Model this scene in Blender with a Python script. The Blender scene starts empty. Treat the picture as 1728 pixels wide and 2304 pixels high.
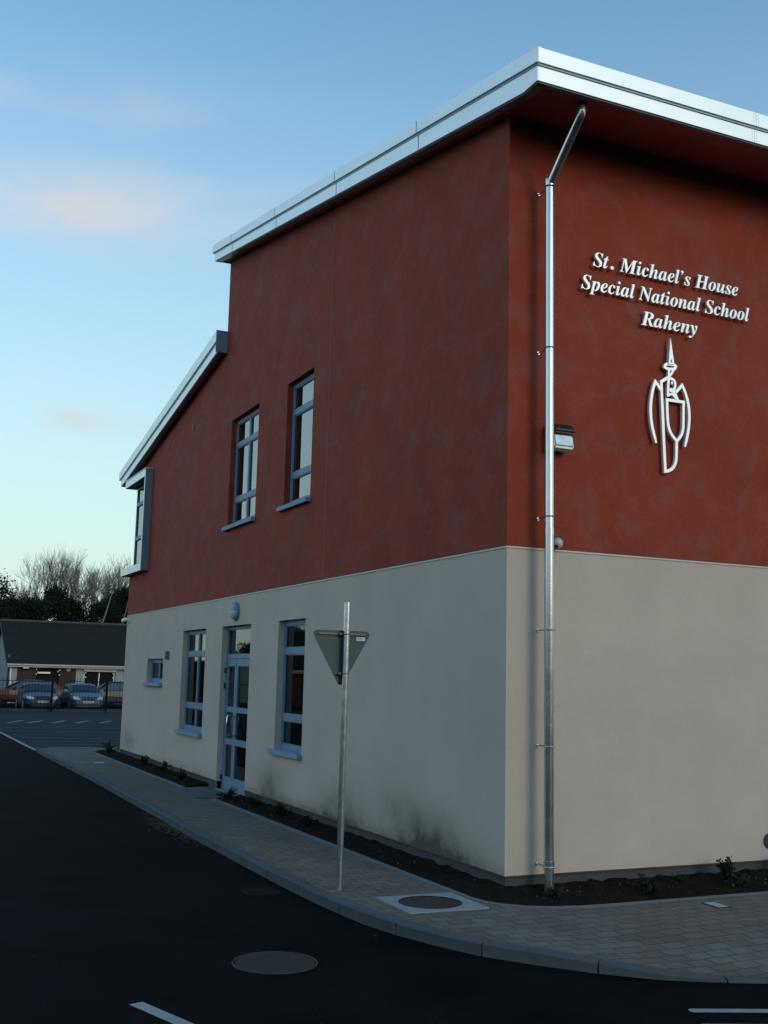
import bpy, bmesh, math, random
from mathutils import Vector, Matrix
R = math.radians
S = bpy.context.scene
COL = S.collection
random.seed(7)

# ------------------------------------------------------------------ camera
cam_d = bpy.data.cameras.new("camera")
cam = bpy.data.objects.new("camera", cam_d)
COL.objects.link(cam)
S.camera = cam
cam_d.sensor_fit = 'VERTICAL'
cam_d.sensor_height = 24.0
cam_d.lens = 25.886
cam_d.clip_start = 0.1
cam_d.clip_end = 3000
FW = Vector((0.4139669, 0.89834465, 0.14699761))
RT = Vector((0.90653435, -0.42150484, 0.02300314))
UP = Vector((-0.08262495, -0.12373585, 0.98886933))
M3 = Matrix((RT, UP, -FW)).transposed()
cam.matrix_world = Matrix.Translation((-5.57467601, -9.21156306, 1.82318486)) @ M3.to_4x4()

# ------------------------------------------------------------------ light
SUN_DIR = Vector((0.30, -1.0, 0.33)).normalized()       # towards the glow behind the photographer
sun_el = math.asin(SUN_DIR.z)
sun_az = math.atan2(SUN_DIR.x, SUN_DIR.y)               # from +Y, clockwise
w = bpy.data.worlds.new("World")
S.world = w
w.use_nodes = True
nt = w.node_tree
nt.nodes.clear()
wo = nt.nodes.new('ShaderNodeOutputWorld')
bg = nt.nodes.new('ShaderNodeBackground')
sky = nt.nodes.new('ShaderNodeTexSky')
sky.sky_type = 'NISHITA'
sky.sun_disc = False
sky.sun_elevation = sun_el
sky.sun_rotation = sun_az
sky.altitude = 50
sky.air_density = 1.0
sky.dust_density = 0.6
sky.ozone_density = 1.6
bg.inputs['Strength'].default_value = 0.13
L = nt.links
tc = nt.nodes.new('ShaderNodeTexCoord')
# thin pink evening clouds low over the left: noise stretched sideways, kept to a window of directions
sepd = nt.nodes.new('ShaderNodeSeparateXYZ')
L.new(tc.outputs['Generated'], sepd.inputs[0])
def wmath(op, a, b=None, c=None, clamp=False):
    n = nt.nodes.new('ShaderNodeMath'); n.operation = op; n.use_clamp = clamp
    for i, q in enumerate((a, b, c)):
        if q is None: continue
        if isinstance(q, (int, float)): n.inputs[i].default_value = q
        else: L.new(q, n.inputs[i])
    return n.outputs[0]
def wbump(az0, el0, saz, sel):
    # soft window round one direction of the sky
    d = Vector((math.sin(R(az0))*math.cos(R(el0)), math.cos(R(az0))*math.cos(R(el0)), math.sin(R(el0))))
    e = Vector((math.cos(R(az0)), -math.sin(R(az0)), 0))
    u = d.cross(e); u = -u if u.z < 0 else u
    def dot(v):
        n = nt.nodes.new('ShaderNodeVectorMath'); n.operation = 'DOT_PRODUCT'
        L.new(tc.outputs['Generated'], n.inputs[0]); n.inputs[1].default_value = v
        return n.outputs['Value']
    a = wmath('DIVIDE', dot(e), math.sin(R(saz))); b = wmath('DIVIDE', dot(u), math.sin(R(sel)))
    b = wmath('SUBTRACT', b, 0.0)
    r2 = wmath('ADD', wmath('MULTIPLY', a, a), wmath('MULTIPLY', b, b))
    g = wmath('EXPONENT', wmath('MULTIPLY', r2, -1.0))
    front = wmath('MULTIPLY', wmath('MAXIMUM', dot(d), 0.0), 1.0)
    return wmath('MULTIPLY', g, front)
mp = nt.nodes.new('ShaderNodeMapping')
mp.inputs['Scale'].default_value = (4.2, 4.2, 13.0)
mp.inputs['Location'].default_value = (0.4, 0.1, 0.35)
L.new(tc.outputs['Generated'], mp.inputs[0])
nz = nt.nodes.new('ShaderNodeTexNoise')
nz.inputs['Scale'].default_value = 1.6
nz.inputs['Detail'].default_value = 6
nz.inputs['Roughness'].default_value = 0.5
L.new(mp.outputs[0], nz.inputs['Vector'])
cov = wmath('MULTIPLY', wmath('SUBTRACT', nz.outputs['Fac'], 0.40), 4.5, clamp=True)
win = wmath('ADD', wmath('MULTIPLY', wbump(5.5, 22.4, 6.5, 1.9), 0.95), wmath('MULTIPLY', wbump(16, 23.2, 8, 2.2), 0.6))
win = wmath('ADD', win, wmath('MULTIPLY', wbump(10.0, 12.3, 2.2, 0.7), 1.6))
win = wmath('ADD', win, wmath('MULTIPLY', wbump(8, 27.5, 12, 1.6), 0.35))
win = wmath('ADD', win, wmath('MULTIPLY', wbump(-40, 12, 25, 6), 0.5))
cm = wmath('MULTIPLY', wmath('MULTIPLY', wmath('ADD', wmath('MULTIPLY', cov, 0.75), 0.25), win), 0.8, clamp=True)
tint = nt.nodes.new('ShaderNodeMixRGB'); tint.blend_type = 'MULTIPLY'
tint.inputs['Fac'].default_value = 1.0
tint.inputs['Color2'].default_value = (0.50, 0.94, 1.09, 1)
L.new(sky.outputs[0], tint.inputs['Color1'])
mixc = nt.nodes.new('ShaderNodeMixRGB')
mixc.inputs['Color2'].default_value = (3.3, 3.3, 3.45, 1)
L.new(cm, mixc.inputs['Fac'])
# pale band of haze above the horizon
hz = nt.nodes.new('ShaderNodeMixRGB'); hz.inputs['Color2'].default_value = (3.45, 4.2, 3.65, 1)
hw_ = wmath('EXPONENT', wmath('MULTIPLY', wmath('POWER', wmath('MULTIPLY', wmath('ABSOLUTE', sepd.outputs['Z']), 2.8), 1.7), -1.0))
L.new(hw_, hz.inputs['Fac'])
L.new(tint.outputs[0], hz.inputs['Color1'])
L.new(hz.outputs[0], mixc.inputs['Color1'])
west_fill = nt.nodes.new('ShaderNodeMixRGB'); west_fill.inputs['Color2'].default_value = (4.6, 6.2, 7.5, 1)  # blue sky patch added outside the view to brighten the left wall
L.new(wmath('MULTIPLY', wbump(-78, 16, 38, 24), 0.8), west_fill.inputs['Fac']); L.new(mixc.outputs[0], west_fill.inputs['Color1'])
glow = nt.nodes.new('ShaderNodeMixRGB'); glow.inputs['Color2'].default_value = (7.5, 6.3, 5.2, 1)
L.new(wmath('MULTIPLY', wbump(160, 6, 45, 10), 0.8), glow.inputs['Fac']); L.new(west_fill.outputs[0], glow.inputs['Color1'])
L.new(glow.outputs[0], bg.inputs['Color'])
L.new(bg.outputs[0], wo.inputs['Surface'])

sd = bpy.data.lights.new("sun", 'SUN')
sd.energy = 0.5
sd.angle = R(22)
sd.color = (1.0, 0.84, 0.66)
so = bpy.data.objects.new("sun", sd)
COL.objects.link(so)
so.rotation_euler = (-SUN_DIR).to_track_quat('-Z', 'Y').to_euler()
so.location = (2, -12, 8)

S.render.engine = 'CYCLES'
S.view_settings.view_transform = 'Standard'
S.view_settings.look = 'None'
S.view_settings.gamma = 1.0
S.view_settings.exposure = 0.66
S.cycles.max_bounces = 8
S.cycles.caustics_reflective = False
S.cycles.caustics_refractive = False
try:
    S.cycles.use_denoising = True
except Exception:
    pass

# ------------------------------------------------------------------ materials
def mat(name, color, rough=0.8, spec=0.5, metal=0.0, var=0.0, vscale=3.0, bump=0.0, bscale=60.0, vvec=(1, 1, 1), rvar=0.0, detail=5, bdist=0.01, coat=0.0, lump=0.0):
    m = bpy.data.materials.new(name)
    m.use_nodes = True
    t = m.node_tree
    b = t.nodes['Principled BSDF']
    b.inputs['Base Color'].default_value = (*color, 1)
    b.inputs['Roughness'].default_value = rough
    b.inputs['Metallic'].default_value = metal
    b.inputs['Specular IOR Level'].default_value = spec
    if coat: b.inputs['Coat Weight'].default_value = coat
    c = t.nodes.new('ShaderNodeTexCoord'); c.name = 'TC'
    if var > 0 or rvar > 0:
        mp = t.nodes.new('ShaderNodeMapping'); mp.inputs['Scale'].default_value = vvec
        t.links.new(c.outputs['Object'], mp.inputs[0])
        n = t.nodes.new('ShaderNodeTexNoise'); n.inputs['Scale'].default_value = vscale; n.inputs['Detail'].default_value = detail
        n.inputs['Roughness'].default_value = 0.62; n.name = 'VN'
        t.links.new(mp.outputs[0], n.inputs['Vector'])
        if var > 0:
            mr = t.nodes.new('ShaderNodeMapRange'); mr.inputs['From Min'].default_value = 0.25; mr.inputs['From Max'].default_value = 0.75
            mr.inputs['To Min'].default_value = 1 - var; mr.inputs['To Max'].default_value = 1 + var
            t.links.new(n.outputs['Fac'], mr.inputs['Value'])
            mu = t.nodes.new('ShaderNodeVectorMath'); mu.operation = 'SCALE'; mu.inputs[0].default_value = color; mu.name = 'COL'
            t.links.new(mr.outputs[0], mu.inputs['Scale'])
            t.links.new(mu.outputs[0], b.inputs['Base Color'])
        if rvar > 0:
            mr = t.nodes.new('ShaderNodeMapRange'); mr.inputs['To Min'].default_value = rough - rvar; mr.inputs['To Max'].default_value = rough + rvar
            t.links.new(n.outputs['Fac'], mr.inputs['Value']); t.links.new(mr.outputs[0], b.inputs['Roughness'])
    if bump > 0:
        n2 = t.nodes.new('ShaderNodeTexNoise'); n2.inputs['Scale'].default_value = bscale; n2.inputs['Detail'].default_value = 4; n2.inputs['Roughness'].default_value = 0.7
        t.links.new(c.outputs['Object'], n2.inputs['Vector'])
        bp = t.nodes.new('ShaderNodeBump'); bp.inputs['Strength'].default_value = bump; bp.inputs['Distance'].default_value = bdist; bp.name = 'BUMP'
        if lump > 0:
            n3 = t.nodes.new('ShaderNodeTexNoise'); n3.inputs['Scale'].default_value = 7; n3.inputs['Detail'].default_value = 5; n3.inputs['Roughness'].default_value = 0.6
            t.links.new(c.outputs['Object'], n3.inputs['Vector'])
            ml = t.nodes.new('ShaderNodeMath'); ml.operation = 'MULTIPLY_ADD'; ml.inputs[1].default_value = lump
            t.links.new(n3.outputs['Fac'], ml.inputs[0]); t.links.new(n2.outputs['Fac'], ml.inputs[2]); t.links.new(ml.outputs[0], bp.inputs['Height'])
        else:
            t.links.new(n2.outputs['Fac'], bp.inputs['Height'])
        t.links.new(bp.outputs[0], b.inputs['Normal'])
    return m

def tmath(t, op, a, b=None, clamp=False):
    n = t.nodes.new('ShaderNodeMath'); n.operation = op; n.use_clamp = clamp
    for i, q in enumerate((a, b)):
        if q is None: continue
        if isinstance(q, (int, float)): n.inputs[i].default_value = q
        else: t.links.new(q, n.inputs[i])
    return n.outputs[0]

def over_color(m, fac, color):
    """lay a colour over whatever feeds Base Color"""
    t = m.node_tree; b = t.nodes['Principled BSDF']
    mx = t.nodes.new('ShaderNodeMixRGB'); mx.inputs['Color2'].default_value = (*color, 1)
    if b.inputs['Base Color'].links:
        t.links.new(b.inputs['Base Color'].links[0].from_socket, mx.inputs['Color1'])
    else:
        mx.inputs['Color1'].default_value = b.inputs['Base Color'].default_value
    t.links.new(fac, mx.inputs['Fac'])
    t.links.new(mx.outputs[0], b.inputs['Base Color'])

MT = {}
MT['red_render'] = mat('red_render', (0.252, 0.035, 0.013), rough=0.82, spec=0.42, var=0.16, vscale=1.3, vvec=(1, 1, 0.8), bump=0.6, bscale=75, detail=8, bdist=0.012, lump=2.6)
MT['cream_render'] = mat('cream_render', (0.53, 0.45, 0.375), rough=0.9, spec=0.3, var=0.08, vscale=1.1, bump=0.4, bscale=85, detail=8, bdist=0.012, lump=0.9)
# pale trowel streaks on the red render
m = MT['red_render']; t = m.node_tree
mp_ = t.nodes.new('ShaderNodeMapping'); mp_.inputs['Scale'].default_value = (1, 0.7, 1.0); mp_.inputs['Rotation'].default_value = (R(35), 0, 0)
t.links.new(t.nodes['TC'].outputs['Object'], mp_.inputs[0])
n_ = t.nodes.new('ShaderNodeTexNoise'); n_.inputs['Scale'].default_value = 2.6; n_.inputs['Detail'].default_value = 9; n_.inputs['Roughness'].default_value = 0.68; n_.inputs['Distortion'].default_value = 0.6
t.links.new(mp_.outputs[0], n_.inputs['Vector'])
over_color(m, tmath(t, 'MULTIPLY', tmath(t, 'SUBTRACT', n_.outputs['Fac'], 0.47), 1.3, clamp=True), (0.25, 0.125, 0.125))
# dirt and algae on the foot of the cream render, blotches with a shape of their own
m = MT['cream_render']; t = m.node_tree
sx = t.nodes.new('ShaderNodeSeparateXYZ'); t.links.new(t.nodes['TC'].outputs['Object'], sx.inputs[0])
def blob(y0, z0, sy, sz):
    a = tmath(t, 'DIVIDE', tmath(t, 'SUBTRACT', sx.outputs['Y'], y0), sy); b = tmath(t, 'DIVIDE', tmath(t, 'SUBTRACT', sx.outputs['Z'], z0), sz)
    return tmath(t, 'EXPONENT', tmath(t, 'MULTIPLY', tmath(t, 'ADD', tmath(t, 'MULTIPLY', a, a), tmath(t, 'MULTIPLY', b, b)), -1.0))
onleft = tmath(t, 'LESS_THAN', sx.outputs['X'], 0.004)
tot = None
for q in ((1.7, 0.10, 0.8, 0.34, 1.35), (1.0, 0.02, .6, .2, 0.8), (4.0, 0.12, 0.7, 0.30, 1.1), (6.75, 0.15, 0.6, 0.30, 1.1), (3.0, -0.02, 6.0, 0.10, 0.8), (16.6, 0.25, 0.7, 0.22, 0.8), (12.0, 0.0, 3.0, 0.12, 0.4), (5.2, 0.0, 1.6, 0.12, 0.5), (2.5, 0.35, 0.5, 0.25, 0.35)):
    g = tmath(t, 'MULTIPLY', blob(*q[:4]), q[4]); tot = g if tot is None else tmath(t, 'ADD', tot, g)
n_ = t.nodes.new('ShaderNodeTexNoise'); n_.inputs['Scale'].default_value = 3.5; n_.inputs['Detail'].default_value = 8; n_.inputs['Roughness'].default_value = 0.65
t.links.new(t.nodes['TC'].outputs['Object'], n_.inputs['Vector'])
nn = tmath(t, 'MULTIPLY', tmath(t, 'SUBTRACT', n_.outputs['Fac'], 0.0), 1.35, clamp=True)
over_color(m, tmath(t, 'MULTIPLY', tmath(t, 'MULTIPLY', tot, nn), tmath(t, 'MULTIPLY', onleft, 0.78), clamp=True), (0.105, 0.097, 0.072))
MT['plinth'] = mat('plinth_render', (0.055, 0.06, 0.06), rough=0.9, var=0.2, vscale=5, bump=0.4, bscale=60)
MT['drip'] = mat('brown_drip_trim', (0.09, 0.045, 0.03), rough=0.7)
MT['bead'] = mat('pale_render_bead', (0.52, 0.51, 0.49), rough=0.5, var=0.15, vscale=6)
MT['fascia'] = mat('brushed_aluminium_fascia', (0.80, 0.84, 0.84), rough=0.5, spec=0.5, metal=0.75, var=0.05, vscale=2.5, rvar=0.06)
MT['groove'] = mat('fascia_shadow_gap', (0.34, 0.52, 0.60), rough=0.6)
MT['seam'] = mat('fascia_seam', (0.28, 0.30, 0.31), rough=0.6)
MT['roofing'] = mat('grey_roof_sheet', (0.22, 0.23, 0.24), rough=0.6, var=0.1)
MT['soffit'] = mat('dark_red_soffit', (0.36, 0.10, 0.09), rough=0.5, var=0.2, vscale=2)
MT['frame'] = mat('blue_grey_window_frame', (0.155, 0.245, 0.335), rough=0.5, spec=0.35, var=0.05, vscale=8)
MT['sill'] = mat('painted_concrete_sill', (0.20, 0.30, 0.41), rough=0.65, var=0.1, vscale=7, bump=0.1, bscale=80)
MT['oriel'] = mat('blue_grey_metal_cladding', (0.15, 0.24, 0.32), rough=0.35, metal=0.3, var=0.04)
MT['steel'] = mat('galvanised_steel', (0.58, 0.62, 0.64), rough=0.25, metal=0.92, var=0.16, vscale=22, bump=0.04, bscale=120, rvar=0.06)
MT['pipe'] = mat('grey_steel_downpipe', (0.52, 0.55, 0.56), rough=0.24, metal=0.95, var=0.10, vscale=6, rvar=0.05)
MT['white_metal'] = mat('white_painted_metal', (0.80, 0.80, 0.79), rough=0.45, var=0.04, vscale=8)
MT['matt_black'] = mat('matt_black_paint', (0.008, 0.009, 0.010), rough=0.9, spec=0.1)
MT['black'] = mat('black_plastic', (0.012, 0.012, 0.014), rough=0.45)
MT['dull_steel'] = mat('dull_brown_steel', (0.12, 0.115, 0.10), rough=0.5, metal=0.5)
MT['chrome'] = mat('polished_steel', (0.75, 0.75, 0.72), rough=0.16, metal=1.0)
MT['asphalt'] = mat('dark_asphalt', (0.0055, 0.0062, 0.007), rough=0.9, spec=0.04, var=0.6, vscale=1.1, bump=0.9, bscale=110, detail=9, bdist=0.008)
MT['paint'] = mat('white_road_paint', (0.27, 0.29, 0.285), rough=0.75, var=0.2, vscale=12, bump=0.3, bscale=130)
MT['oldpaint'] = mat('worn_road_paint', (0.07, 0.085, 0.095), rough=0.8, var=0.5, vscale=6)
MT['kerb'] = mat('kerb_concrete', (0.058, 0.071, 0.080), rough=0.85, var=0.22, vscale=5, bump=0.4, bscale=70)
MT['edging'] = mat('path_edging_concrete', (0.12, 0.145, 0.165), rough=0.85, var=0.18, vscale=7, bump=0.3)
MT['concrete'] = mat('pale_concrete_surround', (0.22, 0.25, 0.26), rough=0.9, var=0.18, vscale=9, bump=0.4, bscale=60)
MT['iron'] = mat('cast_iron_cover', (0.035, 0.032, 0.035), rough=0.6, metal=0.4, var=0.25, vscale=20, bump=0.5, bscale=50)
MT['soil'] = mat('dark_soil', (0.016, 0.014, 0.011), rough=1.0, spec=0.05, var=0.5, vscale=14, bump=1.0, bscale=30, bdist=0.03)
MT['stone'] = mat('pale_pebble', (0.12, 0.11, 0.10), rough=0.8)
MT['leaf'] = mat('dark_green_leaves', (0.014, 0.022, 0.009), rough=0.8, spec=0.2, var=0.4, vscale=6)
MT['litter'] = mat('brown_leaf_litter', (0.055, 0.042, 0.024), rough=0.95, var=0.4, vscale=12)
MT['ground'] = mat('rough_grass_ground', (0.03, 0.04, 0.02), rough=1.0, var=0.3, vscale=0.4)
MT['room'] = mat('room_paint', (0.30, 0.28, 0.24), rough=0.9)
MT['curtain'] = mat('grey_curtain', (0.30, 0.31, 0.27), rough=0.95, var=0.15, vscale=3, vvec=(1, 9, 0.3))
MT['blind'] = mat('pale_blind', (0.50, 0.48, 0.42), rough=0.9)

def glass_mat(name, base, refl):
    m = bpy.data.materials.new(name); m.use_nodes = True
    t = m.node_tree; t.nodes.clear()
    o = t.nodes.new('ShaderNodeOutputMaterial')
    tr = t.nodes.new('ShaderNodeBsdfTransparent'); tr.inputs['Color'].default_value = (*base, 1)
    gl = t.nodes.new('ShaderNodeBsdfGlossy'); gl.inputs['Roughness'].default_value = 0.015; gl.inputs['Color'].default_value = (0.93, 0.95, 0.95, 1)
    fr = t.nodes.new('ShaderNodeFresnel'); fr.inputs['IOR'].default_value = refl
    mx = t.nodes.new('ShaderNodeMixShader')
    t.links.new(fr.outputs[0], mx.inputs[0]); t.links.new(tr.outputs[0], mx.inputs[1]); t.links.new(gl.outputs[0], mx.inputs[2])
    nz = t.nodes.new('ShaderNodeTexNoise'); nz.inputs['Scale'].default_value = 1.1
    bp = t.nodes.new('ShaderNodeBump'); bp.inputs['Strength'].default_value = 0.012
    t.links.new(nz.outputs['Fac'], bp.inputs['Height']); t.links.new(bp.outputs[0], gl.inputs['Normal'])
    t.links.new(mx.outputs[0], o.inputs['Surface'])
    return m
MT['glass'] = glass_mat('clear_window_glass', (0.62, 0.66, 0.66), 1.75)
MT['coated_glass'] = glass_mat('coated_window_glass', (0.30, 0.33, 0.33), 3.4)

def speckle(m, amt, scale):
    t = m.node_tree; b = t.nodes['Principled BSDF']; src = b.inputs['Base Color'].links[0].from_socket
    n = t.nodes.new('ShaderNodeTexNoise'); n.inputs['Scale'].default_value = scale; n.inputs['Detail'].default_value = 2
    t.links.new(t.nodes['TC'].outputs['Object'], n.inputs['Vector'])
    r = t.nodes.new('ShaderNodeMapRange'); r.inputs['From Min'].default_value = 0.3; r.inputs['From Max'].default_value = 0.7; r.inputs['To Min'].default_value = 1 - amt; r.inputs['To Max'].default_value = 1 + amt
    t.links.new(n.outputs['Fac'], r.inputs['Value'])
    s = t.nodes.new('ShaderNodeVectorMath'); s.operation = 'SCALE'; t.links.new(src, s.inputs[0]); t.links.new(r.outputs[0], s.inputs['Scale']); t.links.new(s.outputs[0], b.inputs['Base Color'])
speckle(MT['cream_render'], 0.10, 95); speckle(MT['red_render'], 0.14, 80); speckle(MT['asphalt'], 0.5, 60)
# block paving: staggered courses, joints as dark lines and grooves, tone varies block by block
def paving_mat():
    m = mat('block_paving', (0.10, 0.10, 0.10), rough=0.88, spec=0.3)
    t = m.node_tree; b = t.nodes['Principled BSDF']; c = t.nodes['TC']
    mp = t.nodes.new('ShaderNodeMapping'); mp.inputs['Rotation'].default_value = (0, 0, R(0)); mp.inputs['Location'].default_value = (0.03, 0.02, 0)
    t.links.new(c.outputs['Object'], mp.inputs[0])
    br = t.nodes.new('ShaderNodeTexBrick')
    br.inputs['Scale'].default_value = 1.0; br.inputs['Brick Width'].default_value = 0.21; br.inputs['Row Height'].default_value = 0.14
    br.inputs['Mortar Size'].default_value = 0.0055; br.inputs['Mortar Smooth'].default_value = 0.35; br.inputs['Bias'].default_value = 0.0
    br.offset = 0.5
    br.inputs['Color1'].default_value = (0.125, 0.100, 0.080, 1); br.inputs['Color2'].default_value = (0.145, 0.135, 0.122, 1); br.inputs['Mortar'].default_value = (0.035, 0.038, 0.04, 1)
    t.links.new(mp.outputs[0], br.inputs['Vector'])
    n = t.nodes.new('ShaderNodeTexNoise'); n.inputs['Scale'].default_value = 1.7; n.inputs['Detail'].default_value = 8; n.inputs['Roughness'].default_value = 0.7
    t.links.new(c.outputs['Object'], n.inputs['Vector'])
    mr = t.nodes.new('ShaderNodeMapRange'); mr.inputs['From Min'].default_value = 0.3; mr.inputs['From Max'].default_value = 0.7; mr.inputs['To Min'].default_value = 0.78; mr.inputs['To Max'].default_value = 1.2
    t.links.new(n.outputs['Fac'], mr.inputs['Value'])
    sc = t.nodes.new('ShaderNodeVectorMath'); sc.operation = 'SCALE'; t.links.new(br.outputs['Color'], sc.inputs[0]); t.links.new(mr.outputs[0], sc.inputs['Scale'])
    t.links.new(sc.outputs[0], b.inputs['Base Color'])
    n2 = t.nodes.new('ShaderNodeTexNoise'); n2.inputs['Scale'].default_value = 90
    t.links.new(c.outputs['Object'], n2.inputs['Vector'])
    h = tmath(t, 'ADD', tmath(t, 'MULTIPLY', br.outputs['Fac'], -1.0), tmath(t, 'MULTIPLY', n2.outputs['Fac'], 0.25))
    bp = t.nodes.new('ShaderNodeBump'); bp.inputs['Strength'].default_value = 0.7; bp.inputs['Distance'].default_value = 0.008
    t.links.new(h, bp.inputs['Height']); t.links.new(bp.outputs[0], b.inputs['Normal'])
    return m
MT['paving'] = paving_mat()

# ------------------------------------------------------------------ helpers
class MB:
    def __init__(self): self.v = []; self.f = []
    def face(self, pts):
        i = len(self.v); self.v += [tuple(p) for p in pts]; self.f.append(tuple(range(i, i + len(pts)))); return self
    def box(self, a, b):
        x0, y0, z0 = [min(p, q) for p, q in zip(a, b)]; x1, y1, z1 = [max(p, q) for p, q in zip(a, b)]
        i = len(self.v)
        self.v += [(x0, y0, z0), (x1, y0, z0), (x1, y1, z0), (x0, y1, z0), (x0, y0, z1), (x1, y0, z1), (x1, y1, z1), (x0, y1, z1)]
        for q in ((0, 3, 2, 1), (4, 5, 6, 7), (0, 1, 5, 4), (1, 2, 6, 5), (2, 3, 7, 6), (3, 0, 4, 7)): self.f.append(tuple(i + k for k in q))
        return self
    def prism(self, poly, ext):
        """poly: list of 3D points (planar), ext: extrusion vector"""
        n = len(poly); i = len(self.v); e = Vector(ext)
        self.v += [tuple(p) for p in poly] + [tuple(Vector(p) + e) for p in poly]
        self.f.append(tuple(range(i + n - 1, i - 1, -1))); self.f.append(tuple(range(i + n, i + 2 * n)))
        for k in range(n): self.f.append((i + k, i + (k + 1) % n, i + n + (k + 1) % n, i + n + k))
        return self
    def tube(self, pts, r, n=16, cap=True):
        pts = [Vector(p) for p in pts]; rs = r if isinstance(r, (list, tuple)) else [r] * len(pts)
        i = len(self.v); ref = None
        for k, p in enumerate(pts):
            d = (pts[min(k + 1, len(pts) - 1)] - pts[max(k - 1, 0)]).normalized()
            if ref is None:
                ref = Vector((1, 0, 0)) if abs(d.x) < 0.8 else Vector((0, 1, 0))
            a = (ref - d * ref.dot(d)).normalized(); b = d.cross(a); ref = a
            s = 1.0
            if 0 < k < len(pts) - 1:
                c = (pts[k + 1] - p).normalized().dot((p - pts[k - 1]).normalized()); s = 1.0 / max(0.5, math.sqrt((1 + c) / 2))
            for q in range(n):
                an = 2 * math.pi * q / n; self.v.append(tuple(p + (a * math.cos(an) + b * math.sin(an)) * rs[k]))
        for k in range(len(pts) - 1):
            for q in range(n):
                self.f.append((i + k * n + q, i + k * n + (q + 1) % n, i + (k + 1) * n + (q + 1) % n, i + (k + 1) * n + q))
        if cap:
            self.f.append(tuple(i + q for q in range(n - 1, -1, -1))); self.f.append(tuple(i + (len(pts) - 1) * n + q for q in range(n)))
        return self
    def disc(self, c, ax, r, h, n=32, r2=None):
        c = Vector(c); ax = Vector(ax).normalized(); return self.tube([c, c + ax * h], [r, r if r2 is None else r2], n)
    def build(self, name, m, parent=None, smooth=False, bevel=0.0, fix=True):
        me = bpy.data.meshes.new(name); me.from_pydata(self.v, [], self.f); me.update()
        if fix or bevel:
            b = bmesh.new(); b.from_mesh(me)
            if fix: bmesh.ops.recalc_face_normals(b, faces=b.faces)
            if bevel:
                bmesh.ops.remove_doubles(b, verts=b.verts, dist=1e-5)
                es = [e for e in b.edges if len(e.link_faces) == 2 and e.calc_face_angle(0) > 0.6]
                bmesh.ops.bevel(b, geom=es, offset=bevel, segments=2, affect='EDGES', clamp_overlap=True)
            b.to_mesh(me); b.free()
        me.materials.append(MT[m] if isinstance(m, str) else m)
        if smooth:
            for p in me.polygons: p.use_smooth = True
            try: me.set_sharp_from_angle(angle=R(38))
            except Exception: pass
        o = bpy.data.objects.new(name, me); COL.objects.link(o)
        if parent is not None: o.parent = parent; o.matrix_parent_inverse = Matrix.Identity(4)
        return o
def thing(name, label, cat, loc=(0, 0, 0), rz=0, group=None):
    o = bpy.data.objects.new(name, None); COL.objects.link(o); o.location = loc; o.rotation_euler = (0, 0, rz)
    o.empty_display_size = 0.2
    o['label'] = label; o['category'] = cat
    if group: o['group'] = group
    return o
def tag(o, label, cat, group=None):
    o['label'] = label; o['category'] = cat
    if group: o['group'] = group
    return o
def struct(o): o['kind'] = 'structure'; return o
def dup(o, parent=None):
    c = o.copy(); COL.objects.link(c); c.parent = parent
    for ch in list(o.children): dup(ch, c)
    return c

# ------------------------------------------------------------------ the setting
ZR, ZP = -0.25, -0.15                                    # road and pavement levels
struct(MB().face([(-900, -900, -0.32), (900, -900, -0.32), (900, 1500, -0.32), (-900, 1500, -0.32)]).build('ground', 'ground'))
struct(MB().face([(-60, -40, ZR), (60, -40, ZR), (60, 46.9, ZR), (-60, 46.9, ZR)]).build('road', 'asphalt'))
struct(MB().face([(-30, 47.2, ZR + .01), (40, 47.2, ZR + .01), (40, 60, ZR + .01), (-30, 60, ZR + .01)]).build('car_park', 'asphalt'))
KERB = [(-1.55, 19.9), (-1.55, 12), (-1.62, 7), (-1.67, 5), (-1.68, 2), (-1.66, .6), (-1.62, 0), (-1.58, -.4), (-1.5, -.78), (-1.38, -1.15), (-1.2, -1.6), (-.9, -2.02), (-.48, -2.5), (-.1, -2.76), (.4, -3.0), (1.0, -3.16), (2, -3.28), (4, -3.32), (20, -3.32)]
def resample(path, step):
    out = []; acc = 0.0; pts = [Vector((p[0], p[1], 0)) for p in path]
    # Catmull-Rom through the points
    dense = []
    for i in range(len(pts) - 1):
        p0 = pts[max(i - 1, 0)]; p1 = pts[i]; p2 = pts[i + 1]; p3 = pts[min(i + 2, len(pts) - 1)]
        ln = (p2 - p1).length; n = max(2, int(ln / 0.05))
        lin = ln > 3 or (i > 0 and (p1 - p0).length > 3 * ln) or (p3 - p2).length > 3 * ln
        for k in range(n):
            u = k / n
            if lin: dense.append(p1.lerp(p2, u))
            else: dense.append(0.5 * ((2 * p1) + (-p0 + p2) * u + (2 * p0 - 5 * p1 + 4 * p2 - p3) * u * u + (-p0 + 3 * p1 - 3 * p2 + p3) * u ** 3))
    dense.append(pts[-1])
    out = [dense[0]]
    for a, b in zip(dense, dense[1:]):
        seg = (b - a).length; t = 0
        while acc + seg - t >= step:
            t += step - acc; out.append(a.lerp(b, t / seg)); acc = 0
        acc += seg - t
    out.append(dense[-1])
    return out
kp = resample(KERB, 0.45)
def normals(p):
    ns = []
    for i in range(len(p)):
        d = (p[min(i + 1, len(p) - 1)] - p[max(i - 1, 0)]).normalized(); ns.append(Vector((-d.y, d.x, 0)))   # left of travel = towards the building
    return ns
kn = normals(kp)
def drop(x):                                             # the kerb and paving dip to the dropped crossing on the right
    t = min(1, max(0, (x + 1.05) / 1.35)); t = t * t * (3 - 2 * t); return 0.082 * t
kin = [p + n * 0.125 for p, n in zip(kp, kn)]
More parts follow.
